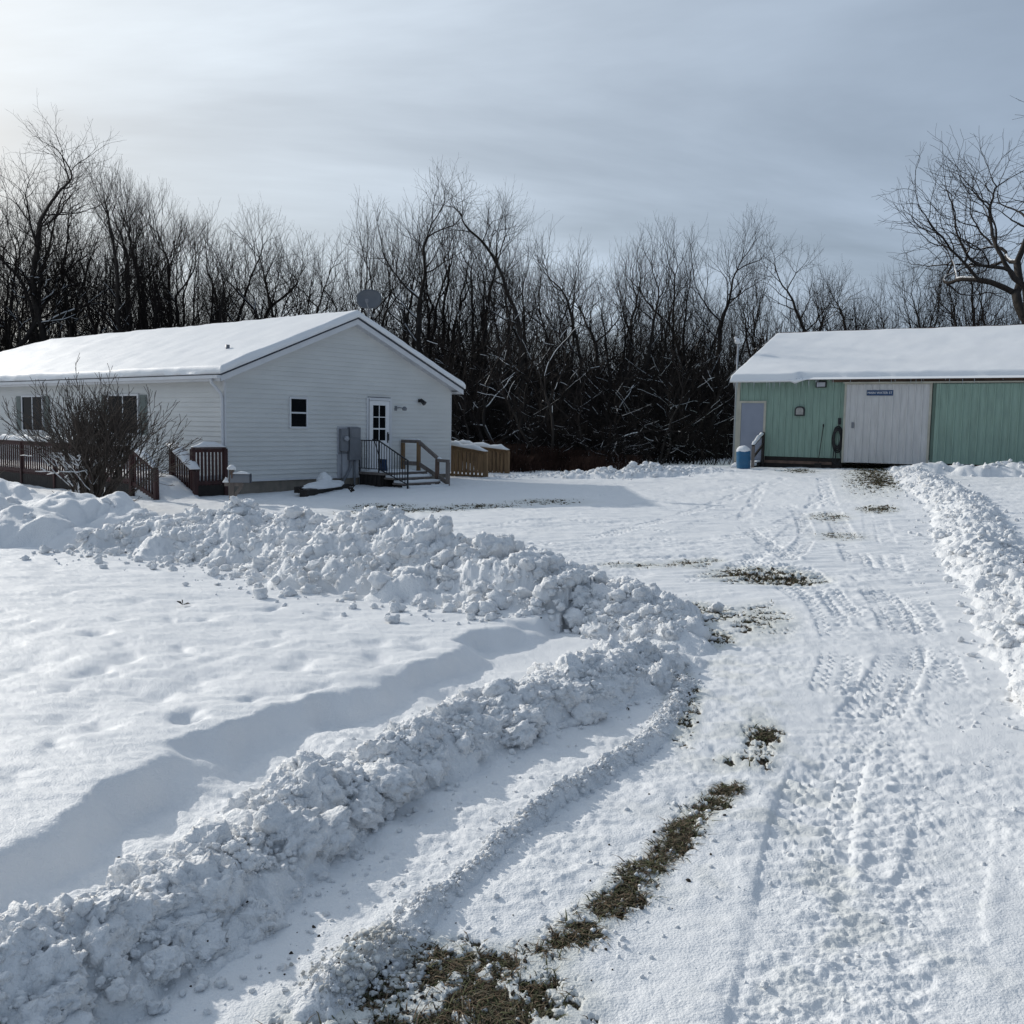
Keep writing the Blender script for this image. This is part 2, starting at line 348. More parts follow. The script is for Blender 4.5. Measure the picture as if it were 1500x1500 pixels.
def bank_h(x, y, C, s, rough):
    """height of one plowed bank above the ground and its 0..1 mask, on flat arrays"""
    lo = C[:,:2].min(0)-3; hi = C[:,:2].max(0)+3
    H = np.zeros_like(x); m = (x > lo[0])&(x < hi[0])&(y > lo[1])&(y < hi[1])
    if not m.any(): return H
    xs, ys = x[m], y[m]
    d, sg, t = poly_dist(xs, ys, C)
    i = np.clip(t.astype(int), 0, len(C)-2); f = t-i
    hh = C[i,2]*(1-f)+C[i+1,2]*f; ww = C[i,3]*(1-f)+C[i+1,3]*f
    wv = ww*(1+.28*fbm(xs/(ww.mean()*1.1), ys/(ww.mean()*1.1), s, 3))
    q = np.clip(1-d/wv, 0, 1)
    prof = q**.8*(1.12-.12*q)
    h = hh*prof
    near = q > 0
    e = sstep(0, .22, q)
    if rough > 0:
        hv = hh[near]; xx, yy = xs[near], ys[near]
        wx = xx+.08*gnoise(xx*3,yy*3,s+5); wy = yy+.08*gnoise(xx*3+9,yy*3,s+6)
        k = np.clip(hv/.3, .25, 1.6)*rough
        k = np.clip(hv/.3, .3, 1.2)*rough
        l = .42*bumps(wx,wy,.24*np.median(k)+.05,s+11,.7)+.45*bumps(wx,wy,.11,s+21,.75)+.6*bumps(wx,wy,.05,s+31,.85)+.6*bumps(wx,wy,.024,s+33,.85)
        l = l+.03*np.abs(gnoise(xx*11,yy*11,s+35))+.018*np.abs(gnoise(xx*25,yy*25,s+36))+.02*fbm(xx*9,yy*9,s+41,4)
        h[near] = h[near]*(1+.55*fbm(xx*1.9,yy*1.9,s+51,4))+ e[near]*l*np.minimum(k,1.)
    else:
        xx, yy = xs[near], ys[near]
        wx = xx+.25*gnoise(xx*1.2,yy*1.2,s+5); wy = yy+.25*gnoise(xx*1.2+9,yy*1.2,s+6)
        big = .34*bumps(wx*.75+wy*.1,wy,.85,s+11,.85,.35,.72)+.25*bumps(wx,wy*1.2,.4,s+17,.55)
        h[near] = h[near]*(.62+.2*fbm(xx*.9,yy*.9,s+50,3))+e[near]*(big*1.0+.03*fbm(xx*3,yy*3,s+60,3))
    H[m] = h
    return H

STRIP = dens([(*at(a,b)[:2],0,w_) for a,b,w_ in ((560,1540,.22),(640,1470,.19),(715,1440,.16),(790,1402,.075),(850,1362,.06),(925,1300,.058),(965,1258,.05),(1005,1218,.055),(1050,1168,.055),(1078,1148,.04))])
def patch_mask(x, y):
    b = np.zeros_like(x)
    for cx_,cy_,a,bb,ang,k in PT:
        r = 2.2*max(a,bb); m = (abs(x-cx_) < r)&(abs(y-cy_) < r)
        if not m.any(): continue
        dx, dy = x[m]-cx_, y[m]-cy_
        u = dx*math.cos(ang)-dy*math.sin(ang); v = dx*math.sin(ang)+dy*math.cos(ang)
        q = np.sqrt((u/a)**2+(v/bb)**2)
        b[m] = np.maximum(b[m], k*np.clip(1-.5*q,0,1))
    m = (x > -1)&(x < 2.5)&(y > 1.5)&(y < 6)
    if m.any():
        d, sg, t = poly_dist(x[m], y[m], STRIP); i = np.clip(t.astype(int),0,len(STRIP)-1); w_ = STRIP[i,3]
        b[m] = np.maximum(b[m], .76*np.clip(1-.42*d/w_,0,1))
    return b
def patch_bare(x, y, pm):
    n = .55*fbm(x*5,y*5,71,5,2.1,.65)+.55*fbm(x*17,y*17,72,4,2.1,.7)
    return np.where(pm > .01, sstep(.36,.74,pm-.12+n*np.clip(pm*3,0,1)), 0)

def ground_h(x, y):
    """base + lawn depth + tracks + micro relief (flat arrays). returns z, bare, dirt"""
    z = base(x, y); r = np.hypot(x, y)
    n = len(x)
    bare = np.zeros(n); dirt = np.zeros(n)
    near = (r < 70)&(y > .2)&(np.abs(x) < 45)
    xs, ys = x[near], y[near]; add = np.zeros(len(xs)); rr = r[near]
    # lawn with its scalloped edge
    ex = xs+.17*gnoise(xs*1.9,ys*1.9,3); ey = ys+.17*gnoise(xs*1.9+5,ys*1.9,4)
    d, sg, t = poly_dist(ex, ey, LAWN_EDGE)
    sd_ = d*sg
    lawn = sstep(-.02,.20,sd_+.05*gnoise(xs*5,ys*5,8))*(ys < 17)
    cr_ = np.concatenate([SOFT[::-1],BIG[::-1]]); cr_ = cr_[np.argsort(cr_[:,0])]
    lawn = lawn*(1-sstep(-.2,.25,ys-np.interp(xs,cr_[:,0],cr_[:,1])))*(xs < 1.9)
    add += lawn*(.15+.022*fbm(xs*.9,ys*1.6,21,3)+.010*fbm(xs*1.6+ys*.5,ys*5,22,3)+.006*fbm(xs*5+ys*2,ys*12,23,3)+.0022*fbm(xs*22+ys*9,ys*34,24,3))
    drop = (1-lawn)*sstep(-1.0,-.25,sd_)*(sd_ < .3)*(ys < 6.2)
    add += drop*(.03*fbm(xs*2,ys*2,25,3))
    for i_, p in enumerate(FOOT):
        r1 = np.random.default_rng(i_); a_ = r1.uniform(-.6,.6); sa, sb = r1.uniform(.055,.10), r1.uniform(.08,.15); dp_ = r1.uniform(.018,.045)*(1 if i_ < 30 else .5)
        m = (np.abs(xs-p[0]) < .5)&(np.abs(ys-p[1]) < .5)
        dx, dy = xs[m]-p[0], ys[m]-p[1]; dx = dx+.04*gnoise(xs[m]*7,ys[m]*7,91); dy = dy+.04*gnoise(xs[m]*7+4,ys[m]*7,92)
        q = np.hypot((dx*math.cos(a_)-dy*math.sin(a_))/sa,(dx*math.sin(a_)+dy*math.cos(a_))/sb)
        add[m] += -dp_*np.exp(-q**2*.9)
    # driveway relief
    drv = 1-lawn
    patchy = sstep(-.25,.35,fbm(xs*.55,ys*.35,31,3))
    fine = np.clip(1.2-rr/34,0,1)
    rough = .007*fbm(xs*10,ys*10,33,3)+.13*bumps(xs,ys,.05,35,.5)+.16*bumps(xs,ys,.025,39,.6)
    add += drv*fine*rough*(.25+.75*patchy)
    add += drv*(.022*fbm(xs*.8,ys*.8,37,3)+.014*fbm(xs*3.6,ys*4.2,38,4)*(.35+.65*patchy))
    ang = .75; sxx = xs*math.cos(ang)-ys*math.sin(ang)
    add += drv*.020*fbm(xs*.7+ys*.25, ys*4.5-xs*.9, 41, 3)*sstep(7,11,rr)
    # churned strip by the wheel track
    d, sg, t = poly_dist(xs, ys, CHURN); c = 1-sstep(.12,.42,d+.08*gnoise(xs*3,ys*3,44))
    add += drv*c*(.011*fbm(xs*9,ys*15,45,4)+.13*bumps(xs,ys,.05,47,.6)+.24*bumps(xs,ys,.025,49,.75)-.008)
    for C, hw, dp, lg in TRACKS:
        lo = C[:,:2].min(0)-.6; hi = C[:,:2].max(0)+.6
        m = (xs > lo[0])&(xs < hi[0])&(ys > lo[1])&(ys < hi[1])
        if not m.any(): continue
        d, sg, t = poly_dist(xs[m], ys[m], C)
        seg = np.concatenate([[0],np.cumsum(np.hypot(*np.diff(C[:,:2],axis=0).T))])
        i = np.clip(t.astype(int),0,len(C)-2); s_ = seg[i]+(t-i)*(seg[i+1]-seg[i])
        inside = 1-sstep(hw*.85,hw*1.05,d)
        lug = 1.15*np.sin(2*np.pi*(s_/lg+.45*np.abs(d)/hw+.25*gnoise(xs[m]*3,ys[m]*3,67)))*np.where((d < hw*.9)&(np.abs(d-hw*.42) > hw*.10),1,-.3)
        fade = sstep(-.5,.1,fbm(xs[m]*.9,ys[m]*.9,61,2))
        lug = lug*(.25+.75*sstep(3.0,5.5,ys[m]))
        berm = np.exp(-((d-hw*1.2)/(hw*.22))**2)
        brk = .75+.5*gnoise(xs[m]*9,ys[m]*9,63)
        add[m] += fade*(inside*(-dp*.40+dp*.55*lug*brk)+berm*dp*.22*(.5+1.*gnoise(xs[m]*12,ys[m]*12,65)))
    pm = patch_mask(xs, ys)
    b_ = patch_bare(xs, ys, pm)
    add -= b_*.02
    bare[near] = b_
    gl = sstep(.05,.5,pm)*.6
    dr_line = np.exp(-((xs-1.15-.12*(ys-4))/.55)**2)*sstep(2.2,3,ys)*(1-sstep(7,9,ys))
    dirt[near] = np.clip(gl*.6+.20*dr_line*sstep(.05,.5,fbm(xs*3,ys*3,73,3)),0,1)*drv
    z = z.copy(); z[near] += add
    # far floor of the wood
    return z, bare, dirt

# polar sheet of ground centred near the viewpoint: fine where the yard is, coarse elsewhere
FINE = 1150
th = np.concatenate([np.linspace(R(-180),R(-41),28)[:-1], np.linspace(R(-41),R(41),FINE), np.linspace(R(41),R(180),28)[1:-1]])
rr = [.02,.4,.8,1.1,1.35]; 
while rr[-1] < 900:
    a = rr[-1]
    step = max(.0055, a*a/1500.)
    if a < 14: step = min(step,.03)
    elif a < 20: step = min(step,.05)
    elif a < 45: step = min(step,.14)
    else: step = (a-44)*.12+.15
    rr.append(a+step)
rr = np.array(rr)
TH, RR = np.meshgrid(th, rr)
GX = (RR*np.sin(TH)); GY = (RR*np.cos(TH)); shp = GX.shape
gx, gy = GX.ravel(), GY.ravel()
GZ, BARE, DIRT = ground_h(gx, gy)
print('ground grid', shp, len(gx))
nr, nc = shp
I = np.arange(nr*nc).reshape(nr,nc)
J = np.concatenate([I, I[:,:1]],1)     # closed round
Q = np.stack([J[:-1,:-1],J[:-1,1:],J[1:,1:],J[1:,:-1]],-1).reshape(-1,4)[:,::-1]
me = raw_mesh('snow_ground', np.stack([gx,gy,GZ],1), [Q])
for nm, arr in (('bare',BARE),('dirt',DIRT)):
    a = me.attributes.new(nm,'FLOAT','POINT'); a.data.foreach_set('value', arr.astype(np.float32))
g = mobj('snow_ground', me, M['ground']); tag(g, kind='structure')

# ------------------------------------------------------------------ chunks of plowed snow
def ico(sub):
    bm = bmesh.new(); bmesh.ops.create_icosphere(bm, subdivisions=sub, radius=1)
    V = np.array([v.co[:] for v in bm.verts]); Fc = np.array([[v.index for v in f.verts] for f in bm.faces]); bm.free(); return V, Fc
def noise3(V, s):
    return (gnoise(V[:,0]+s*3.1,V[:,1]+V[:,2]*.7,s)+gnoise(V[:,1]-s,V[:,2]+V[:,0]*.6,s+1)+gnoise(V[:,2]+s,V[:,0]-V[:,1]*.5,s+2))/1.7
def chunk_shapes(sub, n, s0):
    V0, F0 = ico(sub); out = []
    for k in range(n):
        s = s0+k*7; V = V0.copy()
        # a few flattened faces, as broken snow has
        rs = np.random.default_rng(s)
        for _ in range(7 if k%3 == 0 else 3):
            d = rs.normal(size=3); d /= np.linalg.norm(d); c = rs.uniform(.35,.75) if k%3 == 0 else rs.uniform(.65,.95)
            p = V@d; V = V-np.maximum(p-c,0)[:,None]*d*.85
        nl = np.linalg.norm(V,axis=1,keepdims=True)
        V = V*(.72+.28*noise3(V0*1.3,s)[:,None]+.38*np.abs(noise3(V0*2.4,s+3))[:,None]+(.24*np.abs(noise3(V0*5.0,s+5))[:,None]+.15*np.abs(noise3(V0*10,s+6))[:,None] if sub > 2 else 0))
        out.append(V*rs.uniform(.75,1.2,size=3))
    return out, F0
CH3 = chunk_shapes(4, 8, 100); CH2 = chunk_shapes(3, 8, 200); CH1 = chunk_shapes(2, 6, 300)
def rand_rot(n, rg):
    q = rg.normal(size=(n,4)); q /= np.linalg.norm(q,axis=1,keepdims=True); w_,x,y,z = q.T
    return np.stack([np.stack([1-2*(y*y+z*z),2*(x*y-z*w_),2*(x*z+y*w_)],-1),np.stack([2*(x*y+z*w_),1-2*(x*x+z*z),2*(y*z-x*w_)],-1),np.stack([2*(x*z-y*w_),2*(y*z+x*w_),1-2*(x*x+y*y)],-1)],1)
def place_chunks(P, S, rg):
    """merged vertices and faces of chunks at points P with radius S"""
    Vs, Fs, off = [], [], 0
    dist = np.hypot(P[:,0],P[:,1]); ang = S/np.maximum(dist,1)*945   # rough size, for the level of detail
    for lo, hi, (shapes, F0) in ((16,1e9,CH3),(5,16,CH2),(0,5,CH1)):
        idx = np.where((ang >= lo)&(ang < hi))[0]
        if not len(idx): continue
        Rm = rand_rot(len(idx), rg); kk = rg.integers(0,len(shapes),len(idx))
        for k in range(len(shapes)):
            j = np.where(kk == k)[0]
            if not len(j): continue
            V = np.einsum('nij,vj->nvi', Rm[j], shapes[k])*S[idx[j]][:,None,None]
            V[:,:,2] *= .85
            V = V+P[idx[j]][:,None,:]
            nv = V.shape[1]
            Fs.append((F0[None]+(np.arange(len(j))*nv)[:,None,None]+off).reshape(-1,3)); Vs.append(V.reshape(-1,3)); off += nv*len(j)
    return np.concatenate(Vs), np.concatenate(Fs)

def make_bank(C, s, rough, name, label, nch, smin, smax, spread=1.05, cat='snow bank', nbig=0, power=2.2, bigk=1.5):
    H = bank_h(gx, gy, C, s, rough)
    Hm = H.reshape(shp)
    keep = (Hm > 1e-4)
    Kc = np.concatenate([keep, keep[:,:1]],1)
    qm = (Kc[:-1,:-1]|Kc[:-1,1:]|Kc[1:,1:]|Kc[1:,:-1]).ravel()
    q = Q[qm]
    used = np.unique(q); rem = np.full(nr*nc,-1); rem[used] = np.arange(len(used))
    V = np.stack([gx[used],gy[used],GZ[used]+H[used]-.012],1); Fq = rem[q]
    # loose chunks over it
    rg = np.random.default_rng(s)
    seg = np.concatenate([[0],np.cumsum(np.hypot(*np.diff(C[:,:2],axis=0).T))])
    t = rg.uniform(0,seg[-1],nch); cxs = np.interp(t,seg,C[:,0]); cys = np.interp(t,seg,C[:,1]); ws = np.interp(t,seg,C[:,3]); hs = np.interp(t,seg,C[:,2])
    i = np.clip(np.searchsorted(seg,t)-1,0,len(C)-2); dx = C[i+1,:2]-C[i,:2]; dx /= np.linalg.norm(dx,axis=1,keepdims=True)
    o = rg.normal(0,.55,nch).clip(-1.6,1.6)*ws*spread
    px_ = cxs-dx[:,1]*o; py_ = cys+dx[:,0]*o
    S = smin*(smax/smin)**(rg.uniform(0,1,nch)**power)
    far = np.clip(np.abs(o)/ws-.75,0,1); S *= (1-.45*far)*np.clip(hs/.25,.45,1.2)
    gz, _, _ = ground_h(px_, py_); hb = bank_h(px_, py_, C, s, rough)
    P = np.stack([px_,py_,gz+hb+S*rg.uniform(-.65,.2,nch)],1)
    P[:,2] = np.where(hb < .01, gz+S*.35, P[:,2])
    if nbig:
        j = np.where(np.abs(o) < ws*1.0)[0][:nbig]; S[j] = smax*rg.uniform(.8,bigk,len(j)); P[j,2] = (gz+hb)[j]-S[j]*rg.uniform(.2,.6,len(j))
    cv, cf = place_chunks(P, S, rg)
    me = raw_mesh(name, np.concatenate([V,cv]), [Fq, cf+len(V)])
    b_ = mobj(name, me, M['snow'])
    return tag(b_, label, cat)
make_bank(BIG, 1000, 1., 'snow_bank', 'high bank of plowed snow chunks between the flat lawn and the scraped yard', 8000, .012, .10, power=2.2, nbig=220, bigk=1.8)
make_bank(SOFT, 2000, 0., 'snow_bank', 'long softly rounded snow bank below the bush and the red brown deck', 120, .03, .16)
make_bank(NEAR, 3000, .8, 'snow_bank', 'low foreground windrow of lumpy snow beside the trough along the lawn edge', 6000, .006, .045, power=1.6, nbig=360, bigk=2.9)
make_bank(THIN, 4000, .35, 'snow_bank', 'thin broken ridge of snow crumbs on the driveway between windrow and grass strip', 2400, .006, .040, 1.1, power=1.8)
make_bank(RIGHT, 5000, .9, 'snow_bank', 'bright plowed bank along the right side of the driveway', 5000, .012, .11, power=2.0, nbig=120)
make_bank(FARB, 6000, .9, 'snow_bank', 'far small plowed bank at the edge of the wood left of the blue barrel', 900, .04, .17)
make_bank(SHEDB, 7000, 0., 'snow_bank', 'soft mounded snow bank at the foot of the green sliding shed panel', 80, .05, .16)
# ------------------------------------------------------------------ white house (local x: out of the gable, y: along the gable, z from the siding's foot)
HX, HY, HZ, HRZ = -7.3428, 24.1772, -1.5221, .8878-math.pi/2
HW, HT, HO, RISE = 8.40, 2.70, .30, 1.82
SL = RISE/(HW/2+HO); UF = -22.8
house = thing('house', 'white clapboard house with snow covered roof and a door in its gable end', 'house', (HX,HY,HZ), HRZ)
def roof_z(u, v):
    return HT+SL*np.minimum(np.minimum(v+HO, HW+HO-v), u-UF)
EXPO = .125
def lap_gable():
    m = MB(); z = 0
    def vr(zz):
        k = max(0,(zz+.13-HT)/SL-HO)
        return min(k,HW/2), max(HW-k,HW/2)
    while z < HT+RISE-.16:
        z1 = z+EXPO; a0,b0 = vr(z); a1,b1 = vr(z1)
        m.add([(.026,a0,z),(.026,b0,z),(.002,b1,z1),(.002,a1,z1),(-.01,a0,z),(-.01,b0,z)], [(0,1,2,3),(4,5,1,0)])
        z = z1
    return m
def lap_facade(u0, u1, y, sgn, z1max):
    m = MB(); z = 0
    while z < z1max:
        z1 = min(z+EXPO, z1max)
        m.add([(u0,y-sgn*.026,z),(u1,y-sgn*.026,z),(u1,y-sgn*.002,z1),(u0,y-sgn*.002,z1),(u0,y+sgn*.01,z),(u1,y+sgn*.01,z)], [(0,1,2,3),(4,5,1,0)])
        z = z1
    return m
m = lap_gable()
for f_ in (lap_facade(-22.4,-.0,0,1,HT+.08), lap_facade(-22.4,0,HW,-1,HT+.08)): m.add(f_.v, f_.f)
m.box((-22.4,.02,0),(-22.35,HW-.02,HT)); m.add([(-.02,.02,0),(-.02,HW-.02,0),(-.02,HW-.02,HT),(-.02,HW/2,HT+RISE-.2),(-.02,.02,HT)],[(0,1,2,3,4)])
m.build('wall', M['siding'], house)
m = MB().box((-22.3,.05,-.75),(-.05,HW-.05,-.004)); m.build('foundation', M['foundation'], house)
m = MB()
for v in (0,HW): m.box((-.06,v-.022,0),(.022,v+.022,HT-.02))
m.box((.0,.03,-.05),(.030,HW-.03,.012))
m.build('corner_trim', M['trim'], house)
# roof: deck, soffits and boards
m = MB()
vs = []; 
for u in (.30, -18.3):
    pass
E_ = HO
p = [(.3,-E_,HT),(.3,HW/2,HT+RISE),(.3,HW+E_,HT),(UF,-E_,HT),(UF+4.5,HW/2,HT+RISE),(UF,HW+E_,HT)]
q = [(a,b,c-.05) for a,b,c in p]
roof = MB().add(p+q, [(0,1,4,3),(2,5,4,1),(3,4,5),(6,9,10,7),(8,7,10,11),(9,11,10),(0,6,7,1),(1,7,8,2),(0,3,9,6),(2,8,11,5),(3,5,11,9)]).build('roof', M['drip'], house)
m = MB()
for s in (0,1):
    va, vb = (-E_,HW/2) if s == 0 else (HW+E_,HW/2)
    m.add([(.285,va,HT-.052),(.285,vb,HT+RISE-.052),(.285,vb,HT+RISE-.20),(.285,va,HT-.20),(.26,va,HT-.052),(.26,vb,HT+RISE-.052),(.26,vb,HT+RISE-.20),(.26,va,HT-.20)],
          [(0,1,2,3),(7,6,5,4),(3,2,6,7)])
m.build('rake_board', M['trim'], house)
m = MB()
for s in (0,1):
    va, vb = (-E_,HW/2) if s == 0 else (HW+E_,HW/2)
    m.add([(.26,va,HT-.19),(.26,vb,HT+RISE-.19),(0,vb,HT+RISE-.19),(0,va,HT-.19)], [(0,1,2,3)])
m.box((UF+.02,-E_+.02,HT-.14),(.26,0,HT-.12)); m.box((UF+.02,HW,HT-.14),(.26,HW+E_-.02,HT-.12))
m.build('soffit', M['soffit'], house)
m = MB(); m.box((UF,-E_-.005,HT-.19),(.26,-E_+.02,HT-.052)); m.box((UF,HW+E_-.02,HT-.19),(.26,HW+E_+.005,HT-.052)); m.build('fascia', M['trim'], house)
m = MB(); m.box((UF,-E_-.11,HT-.125),(.29,-E_-.008,HT-.045)); m.build('gutter', M['trim'], house)
m = MB(); x0 = -.04
m.tube([(x0,-E_-.06,HT-.12),(x0,-E_-.06,HT-.22),(x0,-.10,HT-.48),(x0,-.055,HT-.62),(x0,-.055,-.15),(x0+.02,-.25,-.3)], .042, 8); m.build('downspout', M['trim'], house, True)
# snow on the roof
def snow_sheet(name, us, vs, zf, tf, parent, mt):
    U, V = np.meshgrid(us, vs, indexing='ij'); Z0 = zf(U,V); T = tf(U,V)
    nu, nv = U.shape; top = np.stack([U,V,Z0+T],-1).reshape(-1,3); bot = np.stack([U,V,Z0+.004],-1).reshape(-1,3)
    I = np.arange(nu*nv).reshape(nu,nv)
    ft = np.stack([I[:-1,:-1],I[1:,:-1],I[1:,1:],I[:-1,1:]],-1).reshape(-1,4); fb = ft[:,::-1]+nu*nv
    def strip(a, b): return np.stack([a[:-1],a[1:],b[1:],b[:-1]],-1)
    n = nu*nv; sides = [strip(I[::-1,0],I[::-1,0]+n),strip(I[:,-1],I[:,-1]+n),strip(I[0,:],I[0,:]+n),strip(I[-1,::-1],I[-1,::-1]+n)]
    me = raw_mesh(name, np.concatenate([top,bot]), [ft,fb]+sides); return mobj(name, me, mt, parent)
def edge_round(d, t, r): 
    k = np.clip(d/r,0,1); return t*np.sqrt(np.clip(1-(1-k)**2,0,1))
def tf(U, V):
    d = np.minimum(np.minimum(V+HO+.05, HW+HO+.05-V), np.minimum(.34-U, U-UF+.05))
    t = .19+.020*fbm(U*.8,V*.8,5,4)+.014*fbm(U*.25,V*.4,6,2)
    return .03+edge_round(d+.02*fbm(U*1.7,V*1.7,8,3), t-.02, .10)+.010*fbm(U*3,V*3,7,2)*sstep(.05,.3,d)
def zf(U, V):
    a = np.minimum(V+HO, HW+HO-V); b = U-UF; k = .10
    mn = .5*(a+b-np.sqrt((a-b)**2+k))
    rd = HT+SL*np.minimum(mn, HW/2+HO-.0)
    c = HW/2+HO
    return HT+SL*np.minimum(a,b)
def dens_edges(a, b, n, e=.14, k=9):
    return np.concatenate([a+e*(np.linspace(0,1,k)[:-1])**1.5, np.linspace(a+e,b-e,n), b-e*(np.linspace(1,0,k)[1:])**1.5])
rs = snow_sheet('roof_snow', dens_edges(UF-.04,.335,150), dens_edges(-HO-.045,HW+HO+.045,81), zf, tf, house, M['roof_snow'])
# vent pipe that pokes through the snow
m = MB().tube([(-1.55,1.15,float(roof_z(-1.55,1.15))),(-1.55,1.15,float(roof_z(-1.55,1.15))+.30)], .055, 12); m.build('vent_pipe', M['greymetal'], house, True)

def win_gable(v0, v1, z0, z1):
    f = MB(); t = .05; x = .06
    f.box((.002,v0-t,z0-t),(x,v0,z1+t)).box((.002,v1,z0-t),(x,v1+t,z1+t)).box((.002,v0,z1),(x,v1,z1+t)).box((.002,v0,z0-t),(x+.012,v1,z0))
    f.box((.002,v0,(z0+z1)/2-.022),(x-.01,v1,(z0+z1)/2+.022))
    o = f.build('window', M['trim'], house)
    MB().box((.029,v0+.001,z0+.001),(.034,v1-.001,(z0+z1)/2-.023)).box((.029,v0+.001,(z0+z1)/2+.023),(.038,v1-.001,z1-.001)).build('pane', M['glass'], o)
win_gable(2.03,2.55,1.40,2.15)
def win_facade(u0, u1, z0, z1, shut=True):
    f = MB(); t = .06; y = -.062
    f.box((u0-t,-.002,z0-t),(u0,y,z1+t)).box((u1,-.002,z0-t),(u1+t,y,z1+t)).box((u0,-.002,z1),(u1,y,z1+t)).box((u0,-.002,z0-t),(u1,y-.012,z0))
    um = (u0+u1)/2; f.box((um-.025,-.002,z0),(um+.025,y+.01,z1))
    o = f.build('window', M['trim'], house)
    MB().box((u0+.001,-.029,z0+.001),(um-.026,-.034,z1-.001)).box((um+.026,-.029,z0+.001),(u1-.001,-.038,z1-.001)).build('pane', M['glass'], o)
    if shut:
        for a in (u0-t-.42, u1+t+.03):
            s = MB(); s.box((a,-.028,z0-.03),(a+.38,-.0355,z1+.03))
            zz = z0+.05
            while zz < z1-.06: s.add([(a+.05,-.036,zz),(a+.33,-.036,zz),(a+.33,-.048,zz+.03),(a+.05,-.048,zz+.03),(a+.33,-.036,zz+.036),(a+.05,-.036,zz+.036)],[(0,1,2,3),(3,2,4,5)]); zz += .045
            s.build('shutter', M['shutter'], house)
win_facade(-11.35,-9.95,1.12,2.18); win_facade(-5.75,-4.15,1.12,2.18)
win_facade(-15.4,-14.0,1.12,2.18)
# gable door
d0, d1, dz0, dz1 = 4.84, 5.68, .14, 2.20
f = MB(); f.box((.002,d0-.07,dz0-.02),(.058,d0,dz1+.08)).box((.002,d1,dz0-.02),(.058,d1+.07,dz1+.08)).box((.002,d0,dz1),(.058,d1,dz1+.08)); 
door = MB(); g0,g1,gz0,gz1 = d0+.17,d1-.17,1.02,2.06; xs_ = .046
door.box((.004,d0+.012,dz0),(xs_,g0,dz1-.012)).box((.004,g1,dz0),(xs_,d1-.006,dz1-.012)).box((.004,g0,dz0),(xs_,g1,gz0)).box((.004,g0,gz1),(xs_,g1,dz1-.012))
door.box((.006,(g0+g1)/2-.012,gz0),(xs_-.004,(g0+g1)/2+.012,gz1))
for k in (1,2): zz = gz0+(gz1-gz0)*k/3; door.box((.006,g0,zz-.012-.01*(k==1)),(xs_-.005,g1,zz+.012+.01*(k==1)))
for v0_,v1_ in ((g0,(g0+g1)/2-.03),((g0+g1)/2+.03,g1)): door.box((xs_,v0_,.30),(xs_+.008,v1_,.85))
do = door.build('door', M['white'], house); f.build('door_frame', M['trim'], house)
MB().box((.029,g0,gz0),(.034,g1,gz1)).build('pane', M['glass'], do)
MB().box((xs_,d1-.10,1.02),(xs_+.045,d1-.065,1.22)).box((xs_,d1-.105,.95),(xs_+.012,d1-.06,1.27)).build('handle', M['black'], do)
MB().box((.015,d0-.02,dz1+.081),(.06,d1+.02,dz1+.10)).box((.059,d0-.012,dz0),(.063,d0+.008,dz1+.05)).build('door_cap_gap_shade', M['drip'], house)  # cap on top; dark upright strip paints the shaded gap at the door's left
# electrics on the gable
MB().box((.016,3.66,-.06),(.034,4.46,1.42)).build('backing_board', M['panel'], house)
mb = MB().box((.036,3.72,.72),(.14,3.99,1.36)); mbx = mb.build('meter_box', M['greymetal'], house, bevel=.008)
c = MB(); c.tube([(.14,3.87,1.08),(.23,3.87,1.08)], [.075,.07], 16); c.build('meter_glass', M['panel'], mbx, True)
MB().box((.036,4.03,.46),(.16,4.43,1.40)).box((.16,4.06,1.1),(.172,4.40,1.36)).build('breaker_box', M['greymetal'], house, bevel=.008)
MB().box((.036,3.70,.64),(.07,4.0,.69)).build('mounting_strap', M['greymetal'], house)
c = MB(); c.tube([(.10,4.10,.46),(.10,4.09,.25),(.10,3.98,.05),(.10,3.84,-.12),(.10,3.80,-.3)], .034, 8).tube([(.10,4.25,.46),(.10,4.25,-.35)], .03, 8); c.tube([(.09,3.78,.72),(.09,3.78,-.3)],.014,6); c.build('conduit', M['greymetal'], house, True)
# lamp and bracket
l = MB(); l.box((.016,6.90,2.20),(.03,7.02,2.30)).tube([(.03,6.96,2.25),(.10,6.97,2.25)], .02, 8).tube([(.07,6.96,2.28),(.22,6.99,2.16)], [.05,.075], 12); l.build('wall_lamp', M['black'], house)
l = MB(); l.box((.016,5.90,1.92),(.03,6.00,2.06)).tube([(.03,5.95,2.0),(.16,5.98,2.02),(.2,6.1,1.99)], .014, 6).lathe([(.02,-.06),(.07,-.05),(.08,.02),(.03,.07)], (.2,6.14,1.98), 12); l.build('wall_bracket', M['greymetal'], house)
MB().box((.016,4.5,-.33),(.05,4.55,1.0)).build('cable_strip', M['greymetal'], house)

